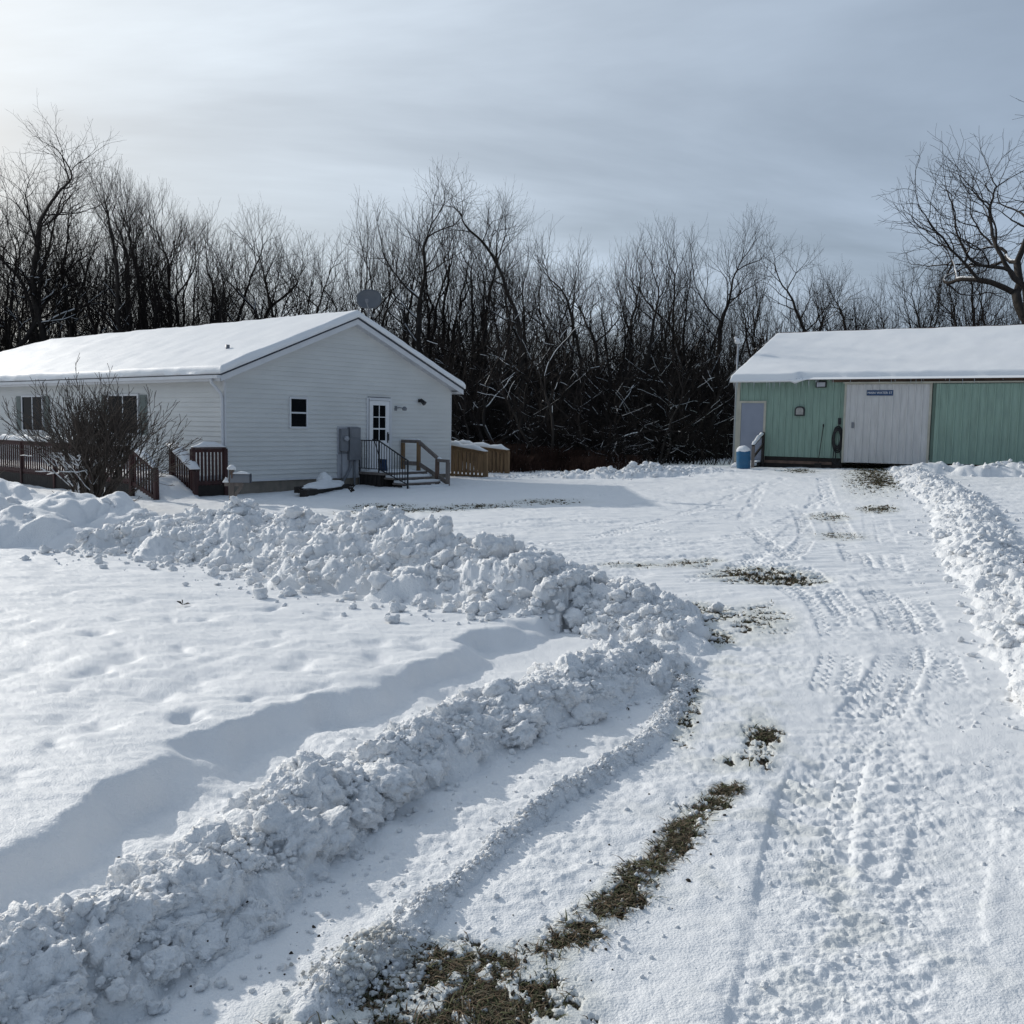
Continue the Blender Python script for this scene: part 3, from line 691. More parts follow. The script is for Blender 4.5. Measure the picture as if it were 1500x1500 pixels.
# ------------------------------------------------------------------ satellite dish behind the ridge
dz = float(roof_z(-.6,5.4))
dish = thing('satellite_dish', 'grey satellite dish on a short mast above the roof ridge of the white house', 'satellite dish', tuple(Vector(( *house_w(-.6,5.4), HZ+dz+.36))), 0)
MB().tube([(0,0,-.40),(0,0,.5),(.02,.06,.72)], .03, 10).build('mast', M['greymetal'], dish, True)
c = MB(); prof = []; nrr, na = 6, 24; vs = []; fs = []
tilt = Matrix.Rotation(R(72),4,'X')
for i in range(nrr+1):
    r_ = i/nrr
    for k in range(na):
        a = 2*math.pi*k/na; sq = (abs(math.cos(a))**3+abs(math.sin(a))**3)**(-1/3)
        vs.append(tilt@Vector((.375*r_*math.cos(a)*(.55+.45*sq), .31*r_*math.sin(a)*(.55+.45*sq), .085*r_*r_)))
fs = [(i*na+k,i*na+(k+1)%na,(i+1)*na+(k+1)%na,(i+1)*na+k) for i in range(nrr) for k in range(na)]
n0 = len(vs); vs2 = [v+tilt@Vector((0,0,-.02)) for v in vs]
fs += [tuple(n0+i for i in reversed(f)) for f in fs]+[(nrr*na+k, nrr*na+(k+1)%na, n0+nrr*na+(k+1)%na, n0+nrr*na+k) for k in range(na)]
o = c.add([v+Vector((.02,.02,.80)) for v in vs+vs2], fs).build('reflector', M['dish'], dish, True)
MB().tube([(.02,-.05,.52),(.02,-.42,.62),(.02,-.46,.7)], .014, 6).box((-.02,-.52,.68),(.06,-.42,.76)).build('feed_arm', M['greymetal'], dish)

# ------------------------------------------------------------------ rails
def baluster_run(m, p, q, step, w, z_lo, z_hi):
    """upright balusters between two points; z_lo / z_hi are (start, end) heights"""
    p = Vector((*p,0)); q = Vector((*q,0)); L = (q-p).length; n = max(1,int(L/step))
    d = (q-p)/L; nrm = Vector((-d.y,d.x,0))
    for i in range(n+1):
        t = (i+.5)/(n+1); c = p+(q-p)*t; a = z_lo[0]+(z_lo[1]-z_lo[0])*t; b = z_hi[0]+(z_hi[1]-z_hi[0])*t
        m.bar((c.x,c.y,a),(c.x,c.y,b),w,w*.9,up=tuple(nrm))
def cap_snow(parent, p, q, w, h, name='snow_cap', seed=0, n=22):
    """soft strip of snow lying on a rail from p to q"""
    p = Vector(p); q = Vector(q); t = (q-p).normalized(); s = t.cross(Vector((0,0,1))).normalized(); vs = []; fs = []
    k = 9
    for i in range(n+1):
        f = i/n; c = p+(q-p)*f; e = min(1,min(f,1-f)*n/1.6+.25)
        hh = h*e*(1+.25*math.sin(seed+i*1.3)+.15*math.sin(i*2.9+seed*2)); ww = w*(1+.10*math.sin(i*1.9+seed*3))
        for j in range(k):
            a = math.pi*j/(k-1); vs.append(c+s*(-math.cos(a)*ww/2)+Vector((0,0,.002+hh*math.sin(a)**.7)))
    fs = [(i*k+j,(i+1)*k+j,(i+1)*k+j+1,i*k+j+1) for i in range(n) for j in range(k-1)]
    fs += [tuple(range(k)), tuple(n*k+j for j in range(k-1,-1,-1))]+[(i*k,i*k+k-1,(i+1)*k+k-1,(i+1)*k) for i in range(n)]
    m = MB().add(vs,fs); return m.build(name, M['snow'], parent, True)

# front deck with ramp (local axes of the house; y < 0 is in front of the facade)
deck = thing('deck', 'dark red brown wooden deck with baluster rails and snowy ramp before the house', 'deck', (HX,HY,HZ), HRZ)
m = MB(); m.box((-15,-2.0,-.08),(-1.0,-.03,-.02)); m.box((-1.0,-1.0,-.08),(.1,-.03,-.02)); m.build('floor', M['redwood'], deck)
m = MB()
x = -15
while x < -1.05: m.box((x,-2.02,-.75),(x+.13,-2.0,-.08)); x += .137
MB().box((.09,-1.0,-.75),(.11,-.03,-.085)).build('end_skirt', M['darkwood'], deck); MB().box((-1.0,-1.01,-.6),(.088,-.99,-.085)).build('landing_skirt', M['darkwood'], deck)
m.build('skirt', M['darkwood'], deck)
def rail(name, p, q, zt, zb, step=.135, w=.036, posts=(0,1), capw=.14, snow=.10, mt='redwood', post_lo=None, seed=0, bot=True, side=0):
    m = MB(); P = Vector(p); Qv = Vector(q)
    a = Vector((P.x,P.y,zt[0])); b = Vector((Qv.x,Qv.y,zt[1]))
    m.bar(a,b,capw,.035); m.bar(a-Vector((0,0,.065)),b-Vector((0,0,.065)),.038,.085)
    o = m.build(name, M[mt], deck if side == 0 else side)
    if bot: MB().bar((P.x,P.y,zb[0]+.07),(Qv.x,Qv.y,zb[1]+.07),.038,.085).build('bottom_rail', M[mt], o)
    m = MB(); baluster_run(m, p, q, step, w, zb, (zt[0]-.08,zt[1]-.08)); m.build('balusters', M[mt], o)
    for i, t in enumerate(posts):
        c = P.lerp(Qv,t); zt_ = zt[0]+(zt[1]-zt[0])*t; zl = (zb[0]+(zb[1]-zb[0])*t-.25) if post_lo is None else post_lo
        MB().box((c.x-.05,c.y-.05,zl),(c.x+.05,c.y+.05,zt_-.02)).build('post', M[mt], o)
    if snow: cap_snow(o, a+Vector((0,0,.018)), b+Vector((0,0,.018)), capw*1.15, snow, seed=seed, n=max(6,int((b-a).length*7)))
    return o
rail('front_railing', (-15,-2.0),(-1.0,-2.0),(.84,.84),(-.05,-.05), posts=[k/7 for k in range(8)], snow=.14, seed=1, post_lo=-.7)
rail('ramp_railing', (-1.0,-2.0),(.12,-2.0),(.84,.36),(-.1,-.42), step=.125, posts=(1,), snow=.13, seed=2, post_lo=-.7)
rail('ramp_railing', (-.85,-1.0),(.28,-1.05),(.88,.30),(-.05,-.42), step=.125, posts=(0,1), snow=.16, capw=.26, seed=3, post_lo=-.7)
rail('end_railing', (.1,-1.0),(.1,-.08),(.84,.84),(-.1,-.1), step=.115, w=.045, posts=(0,1), snow=.12, seed=4, post_lo=-.7)
# snow on the deck floor and over the ramp
def ts(U, V): return .02+edge_round(np.minimum(np.minimum(U+15,V+1.98),-V+.0-.03), .16, .12)+.02*fbm(U*1.2,V*1.2,9,3)
snow_sheet('deck_snow', np.linspace(-15,-1.0,90), np.linspace(-1.97,-.05,20), lambda U,V: 0*U-.019, ts, deck, M['snow'])
snow_sheet('landing_snow', np.linspace(-.99,.06,16), np.linspace(-.97,-.05,16), lambda U,V: 0*U-.019, lambda U,V: .16+.02*fbm(U*2,V*2,10,3), deck, M['snow'])
snow_sheet('ramp_snow', np.linspace(-1.0,1.7,40), np.linspace(-1.95,-1.02,18), lambda U,V: -.6+0*U, lambda U,V: .74-.56*sstep(-.9,.8,U)+.0*V+.03*fbm(U*2,V*2,11,3), deck, M['snow'])

# entry steps at the gable door
steps = thing('entry_steps', 'snowy entry steps at the gable door with black iron and grey wooden handrails', 'steps', (HX,HY,HZ), HRZ)
MB().box((.03,4.46,.05),(1.05,6.28,.12)).build('landing', M['greywood'], steps)
m = MB(); m.box((.9,4.52,-.6),(1.0,6.2,.046)); m.box((.05,4.50,-.6),(.9,4.54,.046)); 
for k in range(5): m.box((.12+.19*k,4.475,-.6),(.20+.19*k,4.497,.046))
m.build('void_shade_boards', M['darkwood'], steps)  # dark boards stand in for the shaded void under the landing
for k in range(3):
    z_ = .12-.135*(k+1); u_ = 1.05+.34*k
    t_ = MB().box((u_-.03,4.55,z_-.05),(u_+.34,6.15,z_)).build('tread', M['greywood'], steps)
    MB().box((u_-.03,4.6,z_-.4),(u_+.0,6.1,z_-.052)).build('riser', M['darkwood'], t_)
    snow_sheet('tread_snow', np.linspace(u_+.02,u_+.335,8), np.linspace(4.56,6.14,24), lambda U,V: z_+0*U-.003, lambda U,V: .02+edge_round(np.minimum(np.minimum(V-4.5,6.2-V),.05+0*U),.05,.06)+.012*fbm(U*4,V*4,12+k,2), t_, M['snow'])
snow_sheet('landing_snow', np.linspace(.06,1.03,14), np.linspace(4.5,6.25,20), lambda U,V: .117+0*U, lambda U,V: .012+.035*sstep(.1,.5,fbm(U*1.5,V*1.5,14,2)+.35), steps, M['snow'])
v = 4.5
m = MB(); 
for u_,zb,zt in ((.03,.0,1.05),(.86,.08,1.05),(2.03,-.6,.52)): m.box((u_-.018,v-.018,zb),(u_+.018,v+.018,zt))
m.bar((.03,v,1.03),(.86,v,1.03),.036,.03); m.bar((.86,v,1.03),(2.05,v,.50),.036,.03)
m.bar((.03,v,.22),(.86,v,.22),.026,.022); m.bar((.86,v,.22),(2.03,v,-.16),.026,.022)
bl = m.build('iron_railing', M['black'], steps)
m = MB()
for k in range(1,8): u_ = .03+.83*k/8; m.box((u_-.008,v-.008,.22),(u_+.008,v+.008,1.03))
for k in range(1,11): u_ = .86+1.17*k/11; f_ = k/11; m.box((u_-.008,v-.008,.22-.38*f_),(u_+.008,v+.008,1.02-.53*f_))
m.build('balusters', M['black'], bl)
v = 6.22
m = MB(); m.bar((-.0+.03,v,1.0),(.78,v,1.0),.09,.09); m.bar((.74,v-.002,1.0),(1.55,v-.002,.52),.085,.09); m.bar((1.5,v,.47),(1.98,v,.46),.09,.085)
m.bar((.03,v,.34),(.76,v,.34),.04,.12); m.bar((.74,v+.003,.34),(1.98,v+.003,-.2),.04,.12)
wr = m.build('wooden_railing', M['greywood'], steps)
for u_,zb,zt in ((.07,-.2,.95),(.74,-.3,.99),(1.52,-.6,.5),(1.95,-.6,.42)): MB().box((u_-.045,v-.047,zb),(u_+.045,v+.047,zt)).build('post', M['tanwood'] if u_ < 1 else M['rust'] if u_ < 1.7 else M['greywood'], wr)
cap_snow(wr, (.1,v,1.047), (.8,v,1.047), .1, .05, seed=3, n=8); cap_snow(wr, (1.5,v,.515), (1.7,v,.51), .09, .05, seed=5, n=5)
def hw3(u, v, z): x, y = house_w(u,v); return Vector((x,y,HZ+z))
sh = thing('snow_shovel', 'dark snow shovel standing on the entry landing against the black railing', 'shovel', hw3(.62,4.72,.16), HRZ)
MB().tube([(.1,.06,.05),(-.05,-.14,.88)], .014, 8).bar((-.12,-.15,.9),(.03,-.14,.9),.03,.03).build('handle', M['black'], sh)
MB().add([(-.13,.10,.0),(.28,.06,.0),(.27,.03,.34),(-.12,.06,.34),(-.13,.13,.0),(.28,.09,.0),(.27,.05,.34),(-.12,.08,.34),(.08,.0,.17)],[(0,1,8),(1,2,8),(2,3,8),(3,0,8),(4,7,6,5),(0,4,5,1),(1,5,6,2),(2,6,7,3),(3,7,4,0)]).build('blade', M['signblue'], sh)

# timber edging and dead plant in the snow by the gable
p0 = at(444,727); p1 = at(508,714)
tb = thing('timber_border', 'dark bed timber half buried under a snow mound at the gable foundation', 'timber', tuple((p0+p1)/2), math.atan2(p1[1]-p0[1],p1[0]-p0[0]))
L = float(np.hypot(*(p1-p0)[:2]))
MB().bar((-L/2,0,.03),(L/2,0,.03),.2,.2).bar((-L/2+.1,.22,.12),(L/2-.2,.22,.12),.16,.16).build('timber', M['darkwood'], tb, bevel=.01)
def blob(name, mt, parent, c, s, seed, rough=.2):
    V, Fq = ico(4); V = V*(1+rough*noise3(V*1.5,seed)[:,None]+.3*rough*noise3(V*4,seed+2)[:,None])*np.array(s)
    V[:,2] = np.maximum(V[:,2], -.3*s[2]); return mobj(name, raw_mesh(name, V+np.array(c), [Fq]), mt, parent)
blob('snow_mound', M['snow'], tb, (.05,.12,.15), (L*.42,.28,.14), 61); blob('snow_mound', M['snow'], tb, (.35,.2,.25), (.22,.2,.22), 63)
pt = at(514,722)
dp = thing('dead_plant', 'small dark dead plant stub poking from snow left of the entry steps', 'plant', tuple(pt), 0)
m = MB(); m.tube([(0,0,-.05),(.02,0,.12),(-.03,0,.22)], [.03,.025,.008], 6).tube([(.02,0,.08),(.08,0,.2),(.06,0,.26)], [.02,.018,.006], 6).tube([(0,0,.05),(-.08,.02,.12)], [.02,.008], 6); m.build('stem', M['leaf'], dp)
m = MB()
for a,b,c_ in ((.06,0,.2),(-.05,0,.13),(.0,0,.2),(.05,0,.08)): m.add([(a-.06,b,c_),(a,b-.03,c_+.05),(a+.06,b,c_-.01),(a,b+.03,c_-.05)],[(0,1,2),(0,2,3)])
m.build('leaf', M['leaf'], dp)

# mailbox
pm_ = at(340,739)
mb_ = thing('mailbox', 'grey metal mailbox with snow on top on a short wooden post', 'mailbox', tuple(pm_), R(8))
MB().box((-.06,-.06,-.3),(.05,.05,.80)).build('post', M['greywood'], mb_, bevel=.008)
MB().bar((-.16,0,.46),(.26,0,.46),.09,.08).bar((.0,0,.12),(.22,0,.42),.07,.07).build('arm', M['greywood'], mb_)
m = MB(); k = 9; pr = [(-.085,.0),(.085,.0)]+[(.085*math.cos(math.pi*i/k),.12+.085*math.sin(math.pi*i/k)) for i in range(k+1)]
def prism(m, pr, x0, x1, z): 
    n = len(pr); vs = [(x0,a,z+b) for a,b in pr]+[(x1,a,z+b) for a,b in pr]
    m.add(vs, [tuple(range(n-1,-1,-1)), tuple(range(n,2*n))]+[(i,(i+1)%n,n+(i+1)%n,n+i) for i in range(n)])
prism(m, pr, -.03, .40, .505); bx = m.build('box', M['greymetal'], mb_)
m = MB(); prism(m, [(a*1.06,b*1.03-.004) for a,b in pr], .402, .43, .505); m.build('door', M['drip'], mb_); MB().box((.0,-.10,.60),(.03,-.088,.76)).build('flag', M['rust'], mb_)
cap_snow(mb_, (.0,0,.70), (.4,0,.70), .15, .05, seed=2, n=8); blob('snow_cap', M['snow'], mb_, (-.005,0,.82), (.09,.085,.08), 71, .15); cap_snow(mb_, (-.2,0,.502), (-.06,0,.502), .12, .10, seed=4, n=5)

# rear ramp rails beyond the gable
rear = thing('rear_ramp', 'tan wooden ramp railing with snow on top behind the right corner of the house', 'ramp', (HX,HY,HZ), HRZ)
for (pa, pb, zt, zb) in (((-.75,9.05),(.78,9.3),(.86,.66),(-.2,-.22)),((-2.5,12.6),(-1.42,12.8),(.66,.56),(-.3,-.3))):
    rail('ramp_railing', pa, pb, zt, zb, step=.165, w=.07, posts=(0,1), capw=.2, snow=.13, mt='tanwood', seed=pa[0], side=rear, bot=True)
rail('ramp_railing', (-2.5,11.2),(-.2,11.6),(.86,.66),(-.2,-.25), step=.16, w=.09, posts=(0,1), capw=.2, snow=.13, mt='tanwood', seed=9, side=rear)

# ------------------------------------------------------------------ green shed (local x along its front, y into it, z from its ground)
SX, SY, SZ, SYAW = 8.098, 34.5, -1.25, -.53
shed = thing('shed', 'green ribbed metal shed with snow roof and white sliding door', 'shed', (SX,SY,SZ), SYAW)
def sw(a, n, z): return Vector((SX+a*math.cos(SYAW)-n*math.sin(SYAW), SY+a*math.sin(SYAW)+n*math.cos(SYAW), SZ+z))
SLn, SDp, ZE, ZR = 15.5, 5.6, 3.05, 5.03
SS = (ZR-ZE)/SDp
def ribbed(m, a0, a1, z0, z1, y, pitch=.229, d=.03, rw=.035):
    xs = [a0]; a = a0+pitch*.5; prof = [(a0,y)]
    while a < a1-rw*2:
        prof += [(a-rw,y),(a-rw*.45,y-d),(a+rw*.45,y-d),(a+rw,y)]
        for b in (a+pitch*.33,a+pitch*.66):
            if b < a1-.03: prof += [(b-.012,y),(b,y-.006),(b+.012,y)]
        a += pitch
    prof.append((a1,y)); n = len(prof)
    m.add([(x,yy,z0) for x,yy in prof]+[(x,yy,z1) for x,yy in prof], [(i,i+1,n+i+1,n+i) for i in range(n-1)])
m = MB(); ribbed(m, .02, 3.74, .34, ZE, 0); ribbed(m, 3.74, 6.5, 2.95, ZE, 0); ribbed(m, 6.5, SLn, .3, ZE, 0)
m.add([(0,.004,.34),(0,2*SDp,.34),(0,2*SDp,ZE),(0,SDp,ZR-.03),(0,.004,ZE)],[(4,3,2,1,0)]); m.add([(SLn,.004,.34),(SLn,2*SDp,.34),(SLn,2*SDp,ZE),(SLn,SDp,ZR-.03),(SLn,.004,ZE)],[(0,1,2,3,4)]); m.add([(0,2*SDp,.3),(SLn,2*SDp,.3),(SLn,2*SDp,ZE),(0,2*SDp,ZE)],[(0,3,2,1)])
m.build('wall', M['green'], shed)
MB().box((.03,.012,-.4),(3.74,.10,.338)).box((6.5,.012,-.4),(SLn-.03,.1,.298)).build('skirt_board', M['darkwood'], shed)
MB().box((1.05,-.03,.10),(3.4,.010,.20)).build('sill_board', M['rust'], shed)
MB().box((-.03,-.03,-.2),(.085,.09,ZE-.02)).build('corner_trim', M['cream'], shed)
# man door
MB().box((.087,-.06,.1),(.16,-.002,2.30)).box((.98,-.06,.1),(1.06,-.002,2.30)).box((.16,-.06,2.22),(.98,-.002,2.30)).build('door_frame', M['cream'], shed)
dd = MB().box((.163,-.045,.12),(.977,-.004,2.217)).build('door', M['doorgrey'], shed); MB().lathe([(.02,0),(.035,.02),(.0,.05)],(0,0,0),10).build('handle', M['greymetal'], dd).matrix_local = Matrix.Translation((.9,-.045,1.1))@Matrix.Rotation(R(90),4,'X')
# sliding doors on a track
m = MB(); ribbed(m, 3.80, 6.42, .22, 2.86, -.10, .229, .026); m.box((3.80,-.098,.22),(6.42,-.06,2.86)); sdoor = m.build('sliding_door', M['shedwhite'], shed)
MB().box((3.74,-.125,.2),(3.80,-.055,2.90)).box((6.42,-.125,.2),(6.49,-.055,2.90)).box((3.80,-.125,2.862),(6.42,-.055,2.90)).build('door_edge', M['cream'], sdoor)
MB().box((4.02,-.145,1.38),(4.10,-.122,1.58)).build('handle', M['greymetal'], sdoor)
m = MB(); ribbed(m, 6.62, 9.6, .28, 2.86, -.16, .229, .026); m.box((6.62,-.158,.28),(9.6,-.12,2.86)); m.build('sliding_panel', M['green'], shed)
MB().box((3.7,-.19,2.905),(SLn-.2,-.01,2.935)).box((3.7,-.21,2.885),(SLn-.2,-.192,2.935)).build('door_track', M['cream'], shed)
MB().box((3.3,-.10,2.94),(SLn-.2,-.008,3.06)).build('header_board', M['rust'], shed)
# roof
OV = .25
p = [(-.18,-OV,ZE-OV*SS),(-.18,SDp,ZR),(-.18,2*SDp+OV,ZE-OV*SS),(SLn+.2,-OV,ZE-OV*SS),(SLn+.2,SDp,ZR),(SLn+.2,2*SDp+OV,ZE-OV*SS)]
p = [(a,b,c+.10) for a,b,c in p]; q = [(a,b,c-.05) for a,b,c in p]
MB().add(p+q, [(0,3,4,1),(1,4,5,2),(6,7,10,9),(7,8,11,10),(0,6,9,3),(2,5,11,8),(0,1,7,6),(1,2,8,7),(3,9,10,4),(4,10,11,5)]).build('roof', M['rust'], shed)
def szf(U, V): return ZE+.10+SS*np.minimum(V, 2*SDp-V)
def stf(U, V):
    lump = (1-sstep(1.75,2.35,U+.25*np.sin(V*3)))
    back = .16*(1-lump)*1.0+.03*fbm(U*1.1,U*0,3,3)*(1-lump)
    ed = V+OV+.12*lump-back
    d = np.minimum(ed, U+.22)
    t = .15+.022*fbm(U*.7,V*.7,15,4)+.03*lump*(1-sstep(.75,1.0,V))
    t = t*(1-.5*sstep(SDp-.12,SDp,V))
    return np.where(ed > 0, .006+edge_round(np.maximum(d,0), t, .13), .001)-.16*lump*sstep(.0,.14,-(V+OV-.02))
snow_sheet('roof_snow', np.concatenate([-.20+.14*np.linspace(0,1,8)[:-1]**1.5,np.linspace(-.06,SLn+.18,190)]), np.concatenate([np.linspace(-OV-.11,.35,34)[:-1],np.linspace(.35,SDp,36)[:-1],np.linspace(SDp,2*SDp+.2,20)]), szf, stf, shed, M['roof_snow'])
m = MB(); a = 0
while a < SLn: m.bar((a,SDp-.13,ZR+.10+.09),(min(a+2.95,SLn+.15),SDp-.13,ZR+.10+.09),.05,.05); a += 3.0
m.build('ridge_cap', M['rust'], shed)
m = MB(); rg = np.random.default_rng(5)
for k in range(70):
    a = rg.uniform(-.1,SLn) if k > 30 else rg.uniform(-.1,3.2); L = rg.uniform(.08,.32)*(1.2 if a < 3 else .8); y = -OV-.05 if a < 2.5 else -OV+.02
    z_ = ZE+.10-OV*SS-.03; m.tube([(a,y,z_+.03),(a+.004,y,z_-L*.5),(a,y,z_-L)], [.014,.008,.001], 5)
tag(m.build('icicles', M['ice'], shed, True), kind='stuff')
# fittings on the wall
l = MB().box((2.76,-.11,2.76),(3.12,-.024,2.98)); lo = l.build('floodlight', M['black'], shed, bevel=.01); MB().box((2.80,-.118,2.79),(3.08,-.111,2.935)).build('lens', M['panel'], lo)
def rtop(m, a0, a1, z0, z1, y0, y1, r):
    pr = [(a0,z0),(a1,z0)]+[(a1-r+r*math.cos(t),z1-r+r*math.sin(t)) for t in np.linspace(0,math.pi/2,6)]+[(a0+r-r*math.sin(t),z1-r+r*math.cos(t)) for t in np.linspace(0,math.pi/2,6)]
    n = len(pr); m.add([(a,y0,z) for a,z in pr]+[(a,y1,z) for a,z in pr], [tuple(range(n)), tuple(range(2*n-1,n-1,-1))]+[(i,n+i,n+(i+1)%n,(i+1)%n) for i in range(n)])
m = MB(); rtop(m, 2.08,2.42,1.78,2.11,-.09,-.022,.12); vb = m.build('wall_vent', M['black'], shed)
m = MB(); rtop(m, 2.125,2.375,1.825,2.065,-.10,-.091,.09); m.build('vent_cover', M['stone'], vb)
# street sign on the sliding door
sg = thing('street_sign', 'narrow blue street sign with white letters on the pale sliding door', 'sign', sw(4.88,-.125,2.57), SYAW)
MB().box((-.42,-.012,-.09),(.42,.0,.09)).build('plate', M['signblue'], sg, bevel=.006)
def text(body, size, parent, mt, loc, ext=.002):
    cu = bpy.data.curves.new('lettering','FONT'); cu.body = body; cu.size = size; cu.align_x = 'CENTER'; cu.align_y = 'CENTER'; cu.extrude = ext
    o = bpy.data.objects.new('lettering', cu); link(o); bpy.context.view_layer.update()
    me = bpy.data.meshes.new_from_object(o.evaluated_get(bpy.context.evaluated_depsgraph_get())); bpy.data.objects.remove(o)
    me.name = 'lettering'; o = mobj('lettering', me, mt, parent); o.rotation_euler = (R(90),0,0); o.location = loc; return o
tx = text('MAIN WATER ST', .105, sg, M['white'], (0,-.0145,0))
# hose, broom pole, steps rail, barrel, stone
hs = thing('hose_coil', 'black hose coil hanging on the green shed wall beside the sliding door', 'hose', sw(3.57,-.08,.42), SYAW)
m = MB(); rg = np.random.default_rng(9)
for k in range(7):
    w_ = .17-.012*k+rg.uniform(-.01,.01); h_ = .45-.03*k; zc = .58+rg.uniform(-.03,.03)
    pts = [(w_*math.cos(t)+rg.uniform(-.006,.006), -.012*k+.04, zc+h_*math.sin(t)) for t in np.linspace(0,2*math.pi,30)]
    m.tube(pts, .020, 6)
m.tube([(.1,0,.15),(.16,-.03,-.1),(.05,-.06,-.32),(-.12,-.05,-.2),(-.1,0,.2)], .019, 6).tube([(-.05,0,.2),(-.02,-.05,-.2),(.12,-.04,-.3)], .019, 6)
m.build('hose', M['rubber'], hs, True); MB().tube([(.03,.06,1.20),(.03,-.02,1.2),(.03,-.05,1.02)],.016,6).box((-.02,.03,1.08),(.08,.07,1.3)).build('hook', M['black'], hs)
br = thing('broom', 'thin dark long handled tool leaning on the green shed wall left of the hose', 'tool', sw(3.03,-.20,.05), SYAW)
MB().tube([(-.05,0,.05),(.04,.16,1.38)], .013, 8).lathe([(.0,0),(.022,.01),(.022,.08),(.012,.1)],(.04,.16,1.36),8).build('handle', M['darkwood'], br); MB().box((-.16,-.04,-.03),(.06,.05,.10)).build('head', M['darkwood'], br)
srl = thing('stair_railing', 'dark wooden stair rail with snow on it before the grey shed door', 'railing', sw(1.02,0,0), SYAW)
m = MB(); m.bar((0,-.1,1.16),(0,-1.35,.72),.09,.05); m.bar((0,-.1,.75),(0,-1.3,.3),.04,.09); m.build('rail', M['darkwood'], srl)
MB().box((-.045,-.14,-.3),(.045,-.05,1.135)).build('post', M['darkwood'], srl); MB().box((-.045,-1.34,-.4),(.045,-1.25,.72)).build('post', M['greywood'], srl)
cap_snow(srl, (0,-.25,1.135),(0,-1.35,.745), .12, .10, seed=2, n=9)
for k in range(2): MB().box((-.88,-.55-.35*k,-.3),(-.06,-.2-.35*k,.12-.12*k)).build('step', M['darkwood'], srl)
snow_sheet('step_snow', np.linspace(-.87,-.07,10), np.linspace(-1.0,-.1,14), lambda U,V: .10+.25*(V+.2).clip(-1,0)*.9, lambda U,V: .08+.02*fbm(U*3,V*3,19,2), srl, M['snow'])
bp = at(1089,687)
ba = thing('barrel', 'blue plastic barrel with a thick cap of snow beside the shed door', 'barrel', tuple(bp), 0)
ba.rotation_euler = (R(2),R(-3),0)
MB().lathe([(.215,-.08),(.225,.0),(.232,.14),(.226,.16),(.236,.19),(.232,.42),(.226,.44),(.234,.47),(.23,.60),(.218,.635),(.20,.635),(.19,.615),(.0,.615)],(0,0,0),28).build('body', M['blue'], ba, True)
blob('snow_cap', M['snow'], ba, (0,0,.63), (.225,.225,.17), 81, .10)
ps = at(1133,679); st = blob('rock', M['stone'], None, (0,0,0), (.26,.2,.17), 91, .25); st.location = (ps[0],ps[1],ps[2]+.08); tag(st, 'pale snow dusted rock on the ground below the round topped wall vent', 'rock')
# light pole behind the shed's left corner
rp = ray(1079,560); k = 37/rp[1]; pp = rp*k
lp = thing('light_pole', 'thin grey pole with a white lamp behind the left end of the shed', 'pole', (pp[0],pp[1],-1.35), 0)
topz = ray(1079,499)[2]*k+1.35
MB().tube([(0,0,0),(0,0,topz-.1)], [.05,.035], 10).build('pole', M['panel'], lp, True)
MB().bar((-.02,0,topz-.12),(.12,0,topz-.08),.04,.04).lathe([(.03,-.1),(.10,-.06),(.11,.04),(.06,.12),(.02,.14)],(-.03,0,topz-.05),16).build('lamp', M['white'], lp, True)
MB().lathe([(.02,0),(.06,.02),(.065,.09),(.02,.12)],(-.11,0,topz+.02),12).build('sensor', M['white'], lp, True)
# fallen leaf on the lawn, clods
lf = at(268,884,.16)
m = MB(); 
for (x0,y0,z0),(x1,y1,z1),w_ in (((-.055,0,.03),(.0,.0,.0),.05),((0,0,0),(.06,.01,.012),.055),((0,0,.0),(-.02,.03,.045),.03)):
    m.add([(x0,y0,z0),((x0+x1)/2,(y0+y1)/2-w_/2,(z0+z1)/2+.008),(x1,y1,z1),((x0+x1)/2,(y0+y1)/2+w_/2,(z0+z1)/2+.012),(x0,y0,z0+.006)],[(0,1,2,3),(4,3,2,1)])
o = m.build('dead_leaf', M['leaf']); o.location = (lf[0],lf[1],float(ground_h(np.array([lf[0]]),np.array([lf[1]]))[0][0])+.012); tag(o, 'single curled dark leaf lying on the smooth sunlit snow lawn', 'leaf')
# ------------------------------------------------------------------ bare trees
def sweep(polys):
    """polys: list of (pts (n,3), radii (n), sides) -> vertices, quads"""
    groups = {}
    for P, r, k in polys: groups.setdefault((len(P),k), []).append((P,r))
    Vs, Fs, off = [], [], 0
    for (n,k), L in groups.items():
        P = np.array([a for a,_ in L],float); Rr = np.array([b for _,b in L],float); b = len(L)
        T = np.empty_like(P); T[:,1:-1] = P[:,2:]-P[:,:-2]; T[:,0] = P[:,1]-P[:,0]; T[:,-1] = P[:,-1]-P[:,-2]
        T /= np.linalg.norm(T,axis=2,keepdims=True)+1e-9
        mean = (P[:,-1]-P[:,0]); mean /= np.linalg.norm(mean,axis=1,keepdims=True)+1e-9
        ref = np.where(np.abs(mean[:,2:3]) > .8, np.array([[1.,.13,0]]), np.array([[.1,0,1.]]))
        s = np.cross(T, ref[:,None,:]); s /= np.linalg.norm(s,axis=2,keepdims=True)+1e-9
        u = np.cross(s, T)
        a = 2*np.pi*np.arange(k)/k
        V = P[:,:,None,:]+Rr[:,:,None,None]*(s[:,:,None,:]*np.cos(a)[None,None,:,None]+u[:,:,None,:]*np.sin(a)[None,None,:,None])
        I = np.arange(n*k).reshape(n,k); J = np.roll(I,-1,1)
        Fq = np.stack([I[:-1],J[:-1],J[1:],I[1:]],-1).reshape(-1,4)
        Fs.append((Fq[None]+(np.arange(b)*n*k)[:,None,None]+off).reshape(-1,4)); Vs.append(V.reshape(-1,3)); off += b*n*k
    return np.concatenate(Vs), np.concatenate(Fs)
